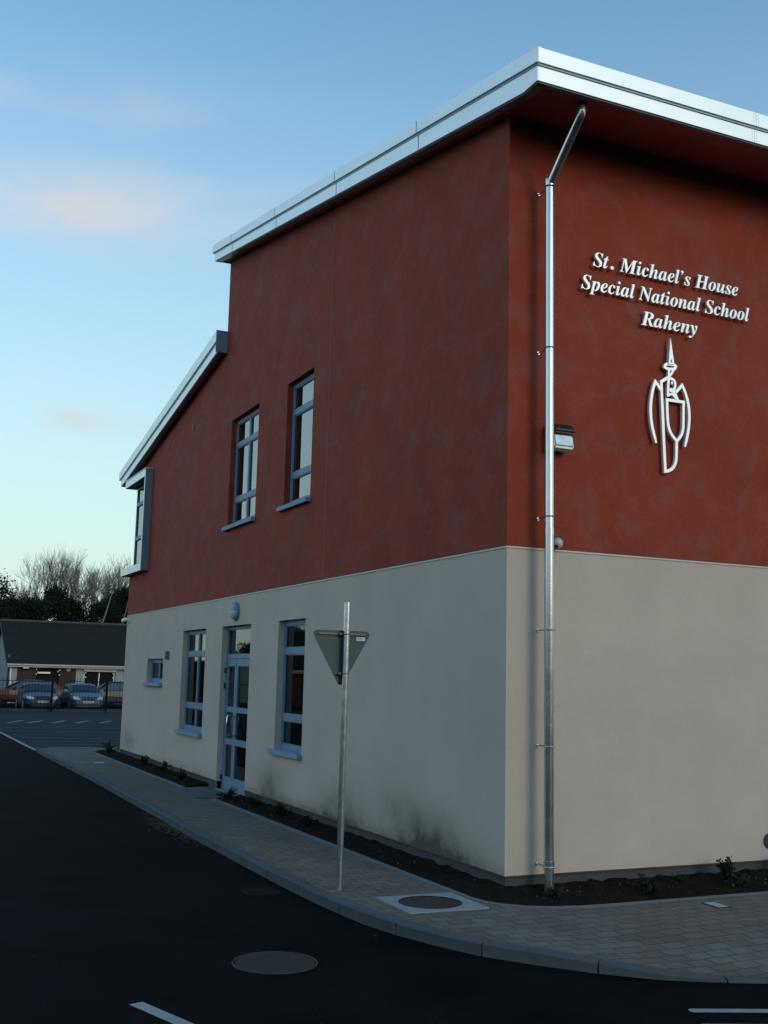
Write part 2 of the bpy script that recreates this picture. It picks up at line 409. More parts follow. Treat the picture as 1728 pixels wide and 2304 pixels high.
# kerb stones, two samples each, with a thin joint between stones
mb = MB()
i = 0
while i < len(kp) - 1:
    j = min(i + 2, len(kp) - 1)
    idx = list(range(i, j + 1))
    o_, n_ = [kp[k].copy() for k in idx], [kin[k].copy() for k in idx]
    gap = 0.006
    d0 = (o_[1] - o_[0]).normalized() * gap; d1 = (o_[-1] - o_[-2]).normalized() * gap
    o_[0] += d0; n_[0] += d0; o_[-1] -= d1; n_[-1] -= d1
    jit = random.uniform(-.003, .003)
    rows = []
    for a, b in zip(o_, n_):
        dz = drop(a.x); zt = ZP + jit - dz; ch = 0.014; nrm = (b - a).normalized()
        rows.append([(a.x, a.y, ZR - .06), (a.x, a.y, zt - ch), tuple(a + nrm * ch + Vector((0, 0, zt))), (b.x, b.y, zt), (b.x, b.y, ZR - .06)])
    for r0, r1 in zip(rows, rows[1:]):
        for q in range(4): mb.face([r0[q], r1[q], r1[q + 1], r0[q + 1]])
    mb.face(rows[0][::-1]); mb.face(rows[-1])
    i = j
struct(mb.build('kerb', 'kerb', smooth=False))
mb = MB()
for _ in range(260):
    x = random.uniform(-6, 3); y = random.uniform(-8, 12); s = random.uniform(.002, .006)
    if x > -1.75 and y > -3.5: continue
    mb.face([(x - s, y - s, ZR + .002), (x + s, y - s * .6, ZR + .002), (x + s * .3, y + s, ZR + .004)])
o = mb.build('grit', mat('pale_grit', (.05, .055, .055), rough=.9), fix=False); o['kind'] = 'stuff'; tag(o, 'pale grit scattered on the dark road', 'grit')
# block paved pavement: strip between the kerb's inner edge and the building, dipping at the crossing
mb = MB()
def pz(x, y, dk):
    return ZP - 0.003 - drop(x) * max(0, 1 - dk / 1.3)
prev = None
for k in range(len(kin)):
    a = kin[k]; n = kn[k]
    # far edge: towards the building (x=0.6 in the run along the left wall, y=0.6 on the right)
    if a.y > 0.4: tgt = Vector((0.5, a.y, 0))
    elif a.x > 0.4: tgt = Vector((a.x, 0.5, 0))
    else: tgt = Vector((0.5, 0.5, 0))
    row = []
    L_ = (tgt - a).length
    for q in range(9):
        u = q / 8; p = a.lerp(tgt, u); row.append((p.x, p.y, pz(p.x, p.y, u * L_)))
    if prev:
        for q in range(8):
            f = [prev[q], row[q], row[q + 1], prev[q + 1]]
            g = []
            for p in f:
                if not g or (Vector(p) - Vector(g[-1])).length > 1e-4: g.append(p)
            if len(g) > 2 and (Vector(g[0]) - Vector(g[-1])).length < 1e-4: g.pop()
            if len(g) > 2: mb.face(g)
    prev = row
mb.face([(0.5, 17.6, ZP - .003), (14, 17.6, ZP - .003), (14, 19.9, ZP - .003), (0.5, 19.9, ZP - .003)])
pv = struct(mb.build('pavement', 'paving'))
struct(MB().box((-1.55, 19.9, ZR - .05), (14, 20.03, ZP - .002)).build('kerb_return', 'kerb'))
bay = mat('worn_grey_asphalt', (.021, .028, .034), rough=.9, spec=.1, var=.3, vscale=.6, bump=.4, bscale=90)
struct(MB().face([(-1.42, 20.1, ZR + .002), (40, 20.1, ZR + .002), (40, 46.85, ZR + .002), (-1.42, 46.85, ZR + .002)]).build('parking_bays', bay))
# edging strips between paving and planting bed
BED = [(-.06, 18.6), (-.40, 18.5), (-.40, 9.98)]
mb = MB()
mb.box((-.46, 9.95, ZP - .02), (-.40, 18.7, ZP + .006)).box((-.40, 18.55, ZP - .02), (.4, 18.61, ZP + .006))
mb.box((-.46, .0, ZP - .02), (-.40, 8.12, ZP + .006))
crn = [(-.40, 0.0), (-.40, -.12), (-.37, -.28), (-.28, -.44), (-.13, -.58), (.08, -.68), (.35, -.73), (.6, -.74)]
for a, b in zip(crn, crn[1:]):
    va, vb = Vector((*a, 0)), Vector((*b, 0))
    def off(i, p):
        q0 = Vector((*crn[max(i - 1, 0)], 0)); q1 = Vector((*crn[min(i + 1, len(crn) - 1)], 0)); d = (q1 - q0).normalized(); return p + Vector((d.y, -d.x, 0)) * .06
    ia = crn.index(a); oa, ob = off(ia, va), off(ia + 1, vb)
    oa.x = min(oa.x, va.x + .02); 
    mb.prism([(va.x, va.y, ZP - .02), (oa.x, oa.y, ZP - .02), (ob.x, ob.y, ZP - .02), (vb.x, vb.y, ZP - .02)], (0, 0, .026))
mb.box((.6, -.80, ZP - .02), (14, -.74, ZP + .006))
struct(mb.build('path_edging', 'edging'))
# soil: a lumpy strip rising to the plinth
from mathutils import noise as mn
def soil(name, rows):
    mb = MB(); g = []
    for a, b in rows:
        a, b = Vector(a), Vector(b); L_ = (b - a).length; r = []
        for q in range(9):
            u = q / 8; p = a.lerp(b, u)
            h = mn.noise(Vector((p.x * 7, p.y * 7, 3))) * .028 + mn.noise(Vector((p.x * 19, p.y * 19, 1))) * .02
            r.append((p.x, p.y, ZP + .008 + (.05 * u + h) * min(1, u * 5) ))
        g.append(r)
    for r0, r1 in zip(g, g[1:]):
        for q in range(8): mb.face([r0[q], r1[q], r1[q + 1], r0[q + 1]])
    return struct(mb.build(name, 'soil', smooth=True))
def lin(a, b, n): return [a + (b - a) * i / (n - 1) for i in range(n)]
soil('soil_bed', [((-.40, y, 0), (.03, y, 0)) for y in lin(18.55, 9.95, 130)])
rows = [((-.40, y, 0), (.03, y, 0)) for y in lin(8.12, .35, 120)]
for i, u in enumerate(lin(0, 1, 24)):
    k = u * (len(crn) - 1); a = int(min(k, len(crn) - 2)); f = k - a
    p = (crn[a][0] + (crn[a + 1][0] - crn[a][0]) * f, crn[a][1] + (crn[a + 1][1] - crn[a][1]) * f, 0)
    rows.append((p, (.03 + max(0, p[0] - .1) * .9, .03, 0)))
rows += [((x, -.74, 0), (x, .03, 0)) for x in lin(.65, 14, 200)]
soil('soil_bed', rows)
# pebbles on the soil
def pebbles(n, fn, smin, smax):
    mb = MB()
    for _ in range(n):
        x, y = fn(); s = random.uniform(smin, smax); z = ZP + .05
        i0 = len(mb.v); rr = [random.uniform(.6, 1.2) * s for _ in range(6)]
        mb.v += [(x + rr[0], y, z), (x - rr[1], y, z), (x, y + rr[2], z), (x, y - rr[3], z), (x, y, z + rr[4] * .7), (x, y, z - rr[5])]
        for q in ((0, 2, 4), (2, 1, 4), (1, 3, 4), (3, 0, 4), (2, 0, 5), (1, 2, 5), (3, 1, 5), (0, 3, 5)): mb.f.append(tuple(i0 + k for k in q))
    return mb
o = pebbles(70, lambda: (random.uniform(0, 5), random.uniform(-.7, -.1)), .004, .014)
o.v += []
p2 = pebbles(40, lambda: (random.uniform(-.38, -.05), random.choice([random.uniform(0, 8), random.uniform(10, 18)])), .005, .015)
k0 = len(o.v); o.v += p2.v; o.f += [tuple(i + k0 for i in f) for f in p2.f]
o = o.build('pebbles', 'stone', smooth=False); o['kind'] = 'stuff'; tag(o, 'small pale pebbles scattered over the soil bed', 'pebbles')
# door landing: smooth concrete slab
struct(MB().prism([(-.62, 9.75, ZP - .01), (-.66, 8.28, ZP - .01), (-.05, 8.12, ZP - .01), (.14, 8.12, ZP - .01), (.14, 9.93, ZP - .01), (-.05, 9.93, ZP - .01)], (0, 0, .018)).build('door_landing', mat('dark_concrete_slab', (.065, .075, .085), rough=.7, var=.15)))
# road paint
def stripe(pts, z): return MB().face([(x, y, z) for x, y in pts])
mb = MB()
mb.face([(-1.52, 20.6, ZR + .004), (-1.42, 20.6, ZR + .004), (-1.42, 46, ZR + .004), (-1.52, 46, ZR + .004)])
struct(mb.build('lane_line', 'paint'))
mb = MB()
for y0, yb in ((31.9, .14), (29.5, .13), (27.6, .12), (25.8, .12), (24.2, .12), (22.9, .12)):
    mb.face([(-1.2, y0, ZR + .006), (9, y0 - 2.3, ZR + .006), (9, y0 - 2.3 + yb, ZR + .006), (-1.2, y0 + yb, ZR + .006)])
struct(mb.build('hatching', 'oldpaint'))
mb = MB()
for x0 in (-.6, .15, 1.05, 1.95, 2.85, 3.75):
    mb.face([(x0, 35.3, ZR + .006), (x0 + .14, 35.3, ZR + .006), (x0 + .92, 37.2, ZR + .006), (x0 + .78, 37.2, ZR + .006)])
mb.face([(-1.0, 21.6, ZR + .006), (.2, 21.35, ZR + .006), (.2, 21.47, ZR + .006), (-1.0, 21.72, ZR + .006)])
mb.face([(.5, 21.3, ZR + .006), (2.4, 20.9, ZR + .006), (2.4, 21.02, ZR + .006), (.5, 21.42, ZR + .006)])
struct(mb.build('bay_marks', 'paint'))
mb = MB()
def dash(p, q, wd):
    p, q = Vector((*p, 0)), Vector((*q, 0)); d = (q - p).normalized(); n = Vector((-d.y, d.x, 0)) * wd / 2
    mb.face([tuple(a + Vector((0, 0, ZR + .004))) for a in (p - n, q - n, q + n, p + n)])
dash((-3.86, -1.93), (-3.36, -3.4), .095)
dash((-3.0, -4.6), (-2.5, -6.0), .095)
struct(mb.build('centre_line', 'paint'))
mb = MB()
def bar(p, q, wd):
    p, q = Vector((*p, 0)), Vector((*q, 0)); d = (q - p).normalized(); n = Vector((-d.y, d.x, 0)) * wd / 2
    pts = [p - n, q - n, q + n, p + n, p + n * .5 - d * .02, p - n * .5 - d * .02]
    mb.face([tuple(a + Vector((0, 0, ZR + .004))) for a in pts])
bar((-.60, -3.30), (.42, -3.70), .078)
bar((-.74, -3.58), (.30, -3.99), .078)
bar((.75, -3.83), (1.8, -4.1), .078)
struct(mb.build('give_way_line', 'paint'))
# car park kerb and verge across the far end
struct(MB().box((-30, 46.9, -.3), (40, 47.2, -.13)).build('car_park_kerb', 'kerb'))

# covers
t = thing('manhole_cover', 'round dark iron manhole cover set in a pale concrete square on the paved corner', 'manhole cover', (-.875, -.18, ZP))
mbx = MB()
fr = [(-.39, .33), (.40, .37), (.42, -.33), (-.38, -.36)]
ring = [(math.cos(a) * .285, math.sin(a) * .285) for a in [2 * math.pi * k / 48 for k in range(48)]]
def sq(i):
    a = 2 * math.pi * i / 48; c, s = math.cos(a), math.sin(a); k = .385 / max(abs(c), abs(s)); return (c * k + .01, s * k * .92)
for k in range(48):
    a, b = ring[k], ring[(k + 1) % 48]; c_, d_ = sq(k), sq((k + 1) % 48)
    mbx.face([(*a, .006), (*b, .006), (*d_, .006), (*c_, .006)]); mbx.face([(*c_, .006), (*d_, .006), (*d_, -.02), (*c_, -.02)])
mbx.build('surround', 'concrete', t)
c_ = MB(); c_.disc((0, 0, -.012), (0, 0, 1), .283, .013, 48)
for i in range(-6, 7):
    for j in range(-6, 7):
        if i * i + j * j < 38: c_.box((i * .042 - .012, j * .042 - .004 , .001), (i * .042 + .012, j * .042 + .004, .004))
c_.build('lid', 'iron', t)
t = thing('manhole_cover', 'round manhole cover flush in the dark road, lighter than the asphalt', 'manhole cover', (-2.71, -1.29, ZR))
MB().disc((0, 0, -.01), (0, 0, 1), .29, .016, 48).build('lid', mat('worn_iron', (.0095, .010, .009), rough=.75, var=.2, vscale=12, bump=.3), t)
MB().tube([(math.cos(a) * .305, math.sin(a) * .305, .003) for a in [2 * math.pi * k / 40 for k in range(41)]], .008, 6, cap=False).build('rim', 'iron', t)
t = thing('gully_grate', 'faint rectangular gully grate in the road beside the kerb near the sign pole', 'drain cover', (-1.96, 1.27, ZR))
g = MB(); g.box((-.17, -.17, -.01), (-.15, .17, .005)).box((.15, -.17, -.01), (.17, .17, .005)).box((-.15, -.17, -.01), (.15, -.15, .005)).box((-.15, .15, -.01), (.15, .17, .005))
g.build('rim', mat('dark_worn_rim', (.010, .010, .010), rough=.9, spec=.1), t)
g = MB()
for k in range(8): g.box((-.15, -.145 + k * .0375, -.01), (.15, -.125 + k * .0375, .004))
g.build('grating', mat('worn_grate', (.009, .0095, .009), rough=.9, spec=.1), t)
t = thing('small_cover', 'small pale rectangular cover in the block paving below the right wall', 'service cover', (1.565, -1.08, ZP))
MB().box((-.055, -.10, -.01), (.055, .10, .004)).build('lid', mat('pale_zinc', (.36, .39, .40), rough=.5), t)
MB().box((-.075, -.12, -.01), (.075, -.10, .002)).box((-.075, .10, -.01), (.075, .12, .002)).box((-.075, -.10, -.01), (-.055, .10, .002)).box((.055, -.10, -.01), (.075, .10, .002)).build('rim', 'iron', t)
t = thing('small_cover', 'pale stopcock cover in the pavement near its far end', 'service cover', (-.87, 15.3, ZP))
MB().box((-.1, -.14, -.01), (.1, .14, .004)).build('lid', mat('pale_zinc_b', (.25, .28, .29), rough=.6), t)
# leaf litter in the gutter
mb = MB()
for _ in range(420):
    y = random.gauss(5.6, .75); x = -1.69 - abs(random.gauss(0, .10)); s = random.uniform(.012, .035); a = random.uniform(0, 6.28); z = ZR + random.uniform(.004, .02)
    ca, sa = math.cos(a) * s, math.sin(a) * s; t_ = random.uniform(-.01, .01)
    mb.face([(x - ca, y - sa, z), (x + sa * .5, y - ca * .5, z + t_ * .3), (x + ca, y + sa, z + abs(t_)), (x - sa * .5, y + ca * .5, z)])
for _ in range(110):
    y = random.uniform(-1, 17); x = -1.70 - abs(random.gauss(0, .05)) if y > 0 else -1.66 - abs(y) * .02; s = random.uniform(.008, .02); a = random.uniform(0, 6.28); z = ZR + .006
    ca, sa = math.cos(a) * s, math.sin(a) * s
    mb.face([(x - ca, y - sa, z), (x + sa * .5, y - ca * .5, z), (x + ca, y + sa, z + .004), (x - sa * .5, y + ca * .5, z)])
o = mb.build('leaf_litter', 'litter', fix=False); o['kind'] = 'stuff'; tag(o, 'brown leaves gathered in the gutter along the kerb', 'leaves')

# ------------------------------------------------------------------ the school building
HB, YE, YL, XR = 3.1, 9.993, 17.4, 14.0
SL = (9.39 - 7.42) / (10.02 + .70)                       # roof slope of the high part
def ztop(y): return 7.63 + y * (9.42 - 7.63) / YE        # top of the wall under the high roof
def ztop2(y): return 7.78 + (y - 10.0) * (6.50 - 7.78) / (17.43 - 10.0)
sch = thing('school_building', 'two storey school with red upper render, cream lower render and sloping metal roofs', 'school')
D = 0.14                                                 # depth of the window reveals
WIN = dict(
    w1=(5.43, 6.55, 4.315, 6.26), w2=(7.93, 9.46, 4.33, 6.27),
    w3=(5.44, 6.575, .70, 2.61), w4=(10.50, 12.12, .70, 2.61), w5=(13.63, 15.05, 1.55, 2.08), door=(7.90, 9.48, -.15, 2.61))
NY, NZ0, NZ1 = 15.50, 4.22, 6.20                         # the far corner window: near jamb, bottom, top
def wall_left(holes, ybr, zlo, zhi_fn, zset, skip=None, depth=D):
    mb = MB()
    for y0, y1 in zip(ybr, ybr[1:]):
        hs = sorted([h for h in holes if h[0] <= y0 + 1e-6 and h[1] >= y1 - 1e-6], key=lambda h: h[2])
        z = zlo
        for h in hs:
            if h[2] > z: mb.face([(0, y0, z), (0, y1, z), (0, y1, h[2]), (0, y0, h[2])])
            z = h[3]
        mb.face([(0, y0, z), (0, y1, z), (0, y1, zhi_fn(y1, -1)), (0, y0, zhi_fn(y0, 1))])
    for (y0, y1, z0, z1) in holes:
        mb.face([(0, y0, z0), (depth, y0, z0), (depth, y0, z1), (0, y0, z1)])
        mb.face([(0, y1, z0), (0, y1, z1), (depth, y1, z1), (depth, y1, z0)])
        mb.face([(0, y0, z1), (depth, y0, z1), (depth, y1, z1), (0, y1, z1)])
        mb.face([(0, y0, z0), (0, y1, z0), (depth, y1, z0), (depth, y0, z0)])
    return mb
# red render, left wall (with the corner window cut back 0.2 m to the far corner)
holes = [WIN['w1'], WIN['w2']]
br = [0, 5.43, 6.55, 7.93, 9.46, YE]
lo = HB + .004
mb = wall_left(holes, br, lo, lambda y, s: ztop(y), None)
mb.face([(0, YE, lo), (0, NY, lo), (0, NY, ztop2(NY)), (0, YE, ztop2(YE))])
mb.face([(0, NY, lo), (0, YL, lo), (0, YL, NZ0), (0, NY, NZ0)])
mb.face([(0, NY, NZ1), (0, YL, NZ1), (0, YL, ztop2(YL)), (0, NY, ztop2(NY))])
mb.face([(0, NY, NZ0), (.07, NY, NZ0), (.07, NY, NZ1), (0, NY, NZ1)])
mb.face([(0, NY, NZ0), (0, YL, NZ0), (.14, YL, NZ0), (.14, NY, NZ0)])
mb.face([(0, NY, NZ1), (.14, NY, NZ1), (.14, YL, NZ1), (0, YL, NZ1)])
# wall face above the low roof, facing away, then the far wall
mb.face([(0, YE, 7.6), (XR, YE, 7.6), (XR, YE, ztop(YE)), (0, YE, ztop(YE))])
mb.face([(0, YL, lo), (XR, YL, lo), (XR, YL, NZ0), (0, YL, NZ0)])
mb.face([(1.5, YL, NZ0), (XR, YL, NZ0), (XR, YL, NZ1), (1.5, YL, NZ1)])
mb.face([(0, YL, NZ1), (XR, YL, NZ1), (XR, YL, ztop2(YL)), (0, YL, ztop2(YL))])
# right wall and the side beyond the frame
mb.face([(0, 0, lo), (XR, 0, lo), (XR, 0, 7.63), (0, 0, 7.63)])
mb.face([(XR, 0, lo), (XR, YE, lo), (XR, YE, ztop(YE)), (XR, 0, 7.63)])
mb.face([(XR, YE, lo), (XR, YL, lo), (XR, YL, ztop2(YL)), (XR, YE, ztop2(YE))])
o = mb.build('wall', 'red_render', sch, fix=False); o['label'] = 'dark red rendered upper wall'
# cream render
mb = wall_left([WIN['w3'], WIN['w4'], WIN['w5']], [0, 5.44, 6.575, 7.90], 0, lambda y, s: HB - .004, None)
mb = MB()
for y0, y1 in zip([0, 5.44, 6.575, 7.90, 9.48, 10.50, 12.12, 13.63, 15.05], [5.44, 6.575, 7.90, 9.48, 10.50, 12.12, 13.63, 15.05, YL]):
    hs = [h for h in (WIN['w3'], WIN['door'], WIN['w4'], WIN['w5']) if abs(h[0] - y0) < 1e-6]
    z = 0
    if hs:
        h = hs[0]
        if h[2] > 0: mb.face([(0, y0, 0), (0, y1, 0), (0, y1, h[2]), (0, y0, h[2])])
        z = h[3]
    mb.face([(0, y0, z), (0, y1, z), (0, y1, HB - .004), (0, y0, HB - .004)])
for (y0, y1, z0, z1) in (WIN['w3'], WIN['door'], WIN['w4'], WIN['w5']):
    mb.face([(0, y0, z0), (D, y0, z0), (D, y0, z1), (0, y0, z1)]); mb.face([(0, y1, z0), (0, y1, z1), (D, y1, z1), (D, y1, z0)])
    mb.face([(0, y0, z1), (D, y0, z1), (D, y1, z1), (0, y1, z1)])
    if z0 > 0: mb.face([(0, y0, z0), (0, y1, z0), (D, y1, z0), (D, y0, z0)])
mb.face([(0, 0, 0), (XR, 0, 0), (XR, 0, HB - .004), (0, 0, HB - .004)])
mb.face([(XR, 0, 0), (XR, YL, 0), (XR, YL, HB - .004), (XR, 0, HB - .004)])
mb.face([(0, YL, 0), (XR, YL, 0), (XR, YL, HB - .004), (0, YL, HB - .004)])
o = mb.build('wall', 'cream_render', sch, fix=False); o['label'] = 'cream rendered lower wall'
# trims
mb = MB()
mb.box((-.010, -.010, HB - .008), (.0, YL, HB + .008)); mb.box((0, -.010, HB - .008), (XR, 0, HB + .008))
mb.build('render_stop_bead', 'bead', sch)
mb = MB()
for a, b in ((-.008, 7.90), (9.48, YL)): mb.box((-.008, a, -.010), (.012, b, .002))
mb.box((.012, -.008, -.010), (XR, .012, .002))
mb.build('drip_trim', 'drip', sch)
mb = MB()
for a, b in ((.015, 7.90), (9.48, YL)): mb.box((.015, a, -.30), (.12, b, -.0105))
mb.box((.12, .015, -.30), (XR, .10, -.0105))
mb.build('plinth', 'plinth', sch)
MB().box((-.0035, -.0035, .002), (.012, .012, HB - .009)).build('corner_bead', mat('pale_corner_bead', (.53, .46, .39), rough=.85), sch)
MB().box((-.004, 4.800, 3.2), (0, 4.812, ztop(4.8) - .02)).build('movement_joint', mat('joint_bead', (.27, .12, .10), rough=.7), sch)
MB().box((-.003, 14.2, 2.3), (0, 14.212, HB - .01)).build('movement_joint', mat('joint_bead_b', (.45, .44, .42), rough=.6), sch)

# ---- roofs: fascia in two bands with a shadow gap, soffit, sheet on top
OX, OY = .28, .958
def bandpath(name, pts, proud, zl, zh, mm, parent, x0):
    """vertical board along the rake in the plane x = x0 - proud"""
    mb = MB()
    lowr = [(x0 - proud, y, z + zl) for y, z in pts]; upr = [(x0 - proud, y, z + zh) for y, z in pts]
    mb.prism(lowr + upr[::-1], (.02, 0, 0)); return mb
roof = MB()
def ft(y): return 7.742 + max(0, y + .95) * (9.75 - 7.742) / (10.15 + .95)      # top of the high rake fascia
ye = 10.17
yk = -.70
def fb(y): return 7.425 if y < yk else 7.425 + (y - yk) * (9.425 - 7.425) / (ye - .09 - yk)
# sheet
roof.prism([(-OX + .03, -OY + .02, ft(-OY) - .02), (-OX + .03, ye - .03, ft(ye) - .02), (-OX + .03, ye - .03, ft(ye) - .14), (-OX + .03, -OY + .02, ft(-OY) - .14)], (XR + OX, 0, 0))
rf = roof.build('roof', 'roofing', sch); rf['label'] = 'high roof rising away from the corner'
# soffit
mb = MB()
mb.face([(-OX + .02, yk, fb(yk) + .03), (XR, yk, fb(yk) + .03), (XR, ye - .1, fb(ye - .1) + .03), (-OX + .02, ye - .1, fb(ye - .1) + .03)])
mb.face([(-OX + .02, -OY + .02, 7.43), (XR, -OY + .02, 7.43), (XR, yk, 7.43), (-OX + .02, yk, 7.43)])
mb.face([(-OX + .02, yk, 7.43), (XR, yk, 7.43), (XR, yk, fb(yk) + .03), (-OX + .02, yk, fb(yk) + .03)])
mb.build('soffit', 'soffit', rf, fix=False)
MB().box((0.0, -.03, 7.60), (XR, -.002, 7.625)).build('soffit_trim', mat('soffit_trim', (.10, .09, .085), rough=.5), rf)
# boards
def split(y): return (ft(y) + fb(y)) / 2 + .006 * 0
ys = lin(-OY, ye, 2)
def board(y0, y1, lo_, hi_, x, th=.018):
    yy = [y0] + [v for v in (yk,) if y0 < v < y1] + [y1]
    return MB().prism([(x, y, lo_(y)) for y in yy] + [(x, y, hi_(y)) for y in yy[::-1]], (th, 0, 0))
lower_hi = lambda y: ft(y) - .165
# lower rake board follows a parallel line to the top; underside follows fb
segs = [-OY, 1.57, 4.09, 6.6, 8.99, ye - .09]
for a, b in zip(segs, segs[1:]):
    board(a + .002, b - .002, fb, lower_hi, -OX).build('fascia', 'fascia', rf, bevel=0)
segu = [-OY - .03 + .05, 1.57, 4.09, 6.6, 8.99, ye]
for a, b in zip(segu, segu[1:]):
    board(a + .002, b - .002, lambda y: ft(y) - .147, ft, -OX - .03).build('fascia', 'fascia', rf)
board(-OY - .02, ye - .02, lambda y: ft(y) - .170, lambda y: ft(y) - .140, -OX - .008, .012).build('shadow_gap', 'groove', rf)
board(-OY + .02, ye - .09, lambda y: fb(y) - .012, lambda y: fb(y) + .012, -OX + .019, .10).build('drip_edge', 'oriel', rf)
mb = MB()
for y in segs[1:-1]:
    MB().box((-OX - .002, y - .012, fb(y) + .004), (-OX + .012, y + .006, lower_hi(y) - .003)).build('fascia_joint', 'seam', rf)
    MB().box((-OX - .032, y - .008, ft(y) - .146), (-OX - .018, y + .006, ft(y) - .004)).build('fascia_joint', 'seam', rf)
# end of the high roof (faces away) and far end returns
mb = MB(); mb.box((-OX - .03, ye, ft(ye) - .147), (XR, ye + .018, ft(ye))).box((-OX, ye - .09, fb(ye - .09)), (XR, ye - .072, ft(ye) - .165)); mb.build('fascia', 'fascia', rf)
# eaves fascia on the right side
zt = ft(-OY)
xs = [-OX + .0, 2.39, 5.4, 8.4, 11.4, XR]
for a, b in zip(xs, xs[1:]):
    MB().box((a + .002, -OY, 7.425), (b - .002, -OY + .018, zt - .165)).build('fascia', 'fascia', rf)
xs[0] = -OX + .02
for a, b in zip(xs, xs[1:]):
    MB().box((a + .002, -OY - .03, zt - .147), (b - .002, -OY - .012, zt)).build('fascia', 'fascia', rf)
MB().box((-OX, -OY - .012, zt - .170), (XR, -OY - .002, zt - .142)).build('shadow_gap', 'groove', rf)
MB().box((-OX + .02, -OY + .019, 7.413), (XR, -OY + .07, 7.437)).build('drip_edge', 'oriel', rf)
# corner cover piece of the upper band (folded)
MB().prism([(-OX - .036, -OY - .030 + .05, zt - .15), (-OX - .036, -OY - .030 + .02, zt - .15), (-OX - .012, -OY - .036, zt - .15), (-OX + .02, -OY - .036, zt - .15), (-OX + .02, -OY - .012, zt - .15), (-OX - .01, -OY - .010 + .03, zt - .15)], (0, 0, .152)).build('corner_cover', 'fascia', rf)
random.seed(3)
def rivet(*p): MB().disc(p, (0, 1, 0), .004, .002, 8).build('rivet', 'seam', rf)
for x in (2.36, 2.42):
    for k in range(4): rivet(x, -OY - .003, 7.44 + k * .035)
    for k in range(4): rivet(x, -OY - .033, zt - .14 + k * .04)
for k in range(5): rivet(-OX + .015, -OY - .003, 7.44 + k * .03)
# low roof
l2 = MB()
LX = .19
y20, y21 = 9.98, 18.15
def gt(y): return 8.05 + (y - 10.03) * (6.70 - 8.05) / (18.25 - 10.03)
l2.prism([(-LX + .02, YE + .01, gt(YE) - .02), (-LX + .02, y21 + .08, gt(y21 + .08) - .02), (-LX + .02, y21 + .08, gt(y21 + .08) - .14), (-LX + .02, YE + .01, gt(YE) - .14)], (XR + LX, 0, 0))
r2 = l2.build('roof', 'roofing', sch); r2['label'] = 'low roof falling away to the far end'
def rake2(y0, y1, a, b, x, mm, name, th=.018):
    MB().prism([(x, y0, gt(y0) + a), (x, y1, gt(y1) + a), (x, y1, gt(y1) + b), (x, y0, gt(y0) + b)], (th, 0, 0)).build(name, mm, r2)
rake2(9.97, 18.25, -.20, 0, -LX - .03, 'fascia', 'fascia')
rake2(9.99, 18.10, -.40, -.225, -LX, 'fascia', 'fascia')
rake2(9.99, 18.15, -.232, -.19, -LX - .010, 'groove', 'shadow_gap', .010)
rake2(9.99, 18.00, -.415, -.385, -LX + .019, 'oriel', 'drip_edge', .08)
MB().face([(-LX + .01, YE, gt(YE) - .36), (.02, YE, gt(YE) - .36), (.02, 18.1, gt(18.1) - .36), (-LX + .01, 18.1, gt(18.1) - .36)]).build('soffit', 'soffit', r2, fix=False)
MB().box((-LX - .032, 9.952, gt(9.97) - .41), (-.001, 9.968, gt(9.97) + .004)).build('end_cap', 'frame', r2)
mb = MB(); mb.box((-LX - .03, 18.25, gt(18.25) - .20), (XR, 18.27, gt(18.25))).box((-LX, 18.10, gt(18.1) - .40), (XR, 18.12, gt(18.1) - .22)); mb.build('fascia', 'fascia', r2)
MB().face([(0, YL, gt(YL) - .30), (XR, YL, gt(YL) - .30), (XR, 18.1, gt(18.1) - .36), (0, 18.1, gt(18.1) - .36)]).build('soffit', 'soffit', r2, fix=False)

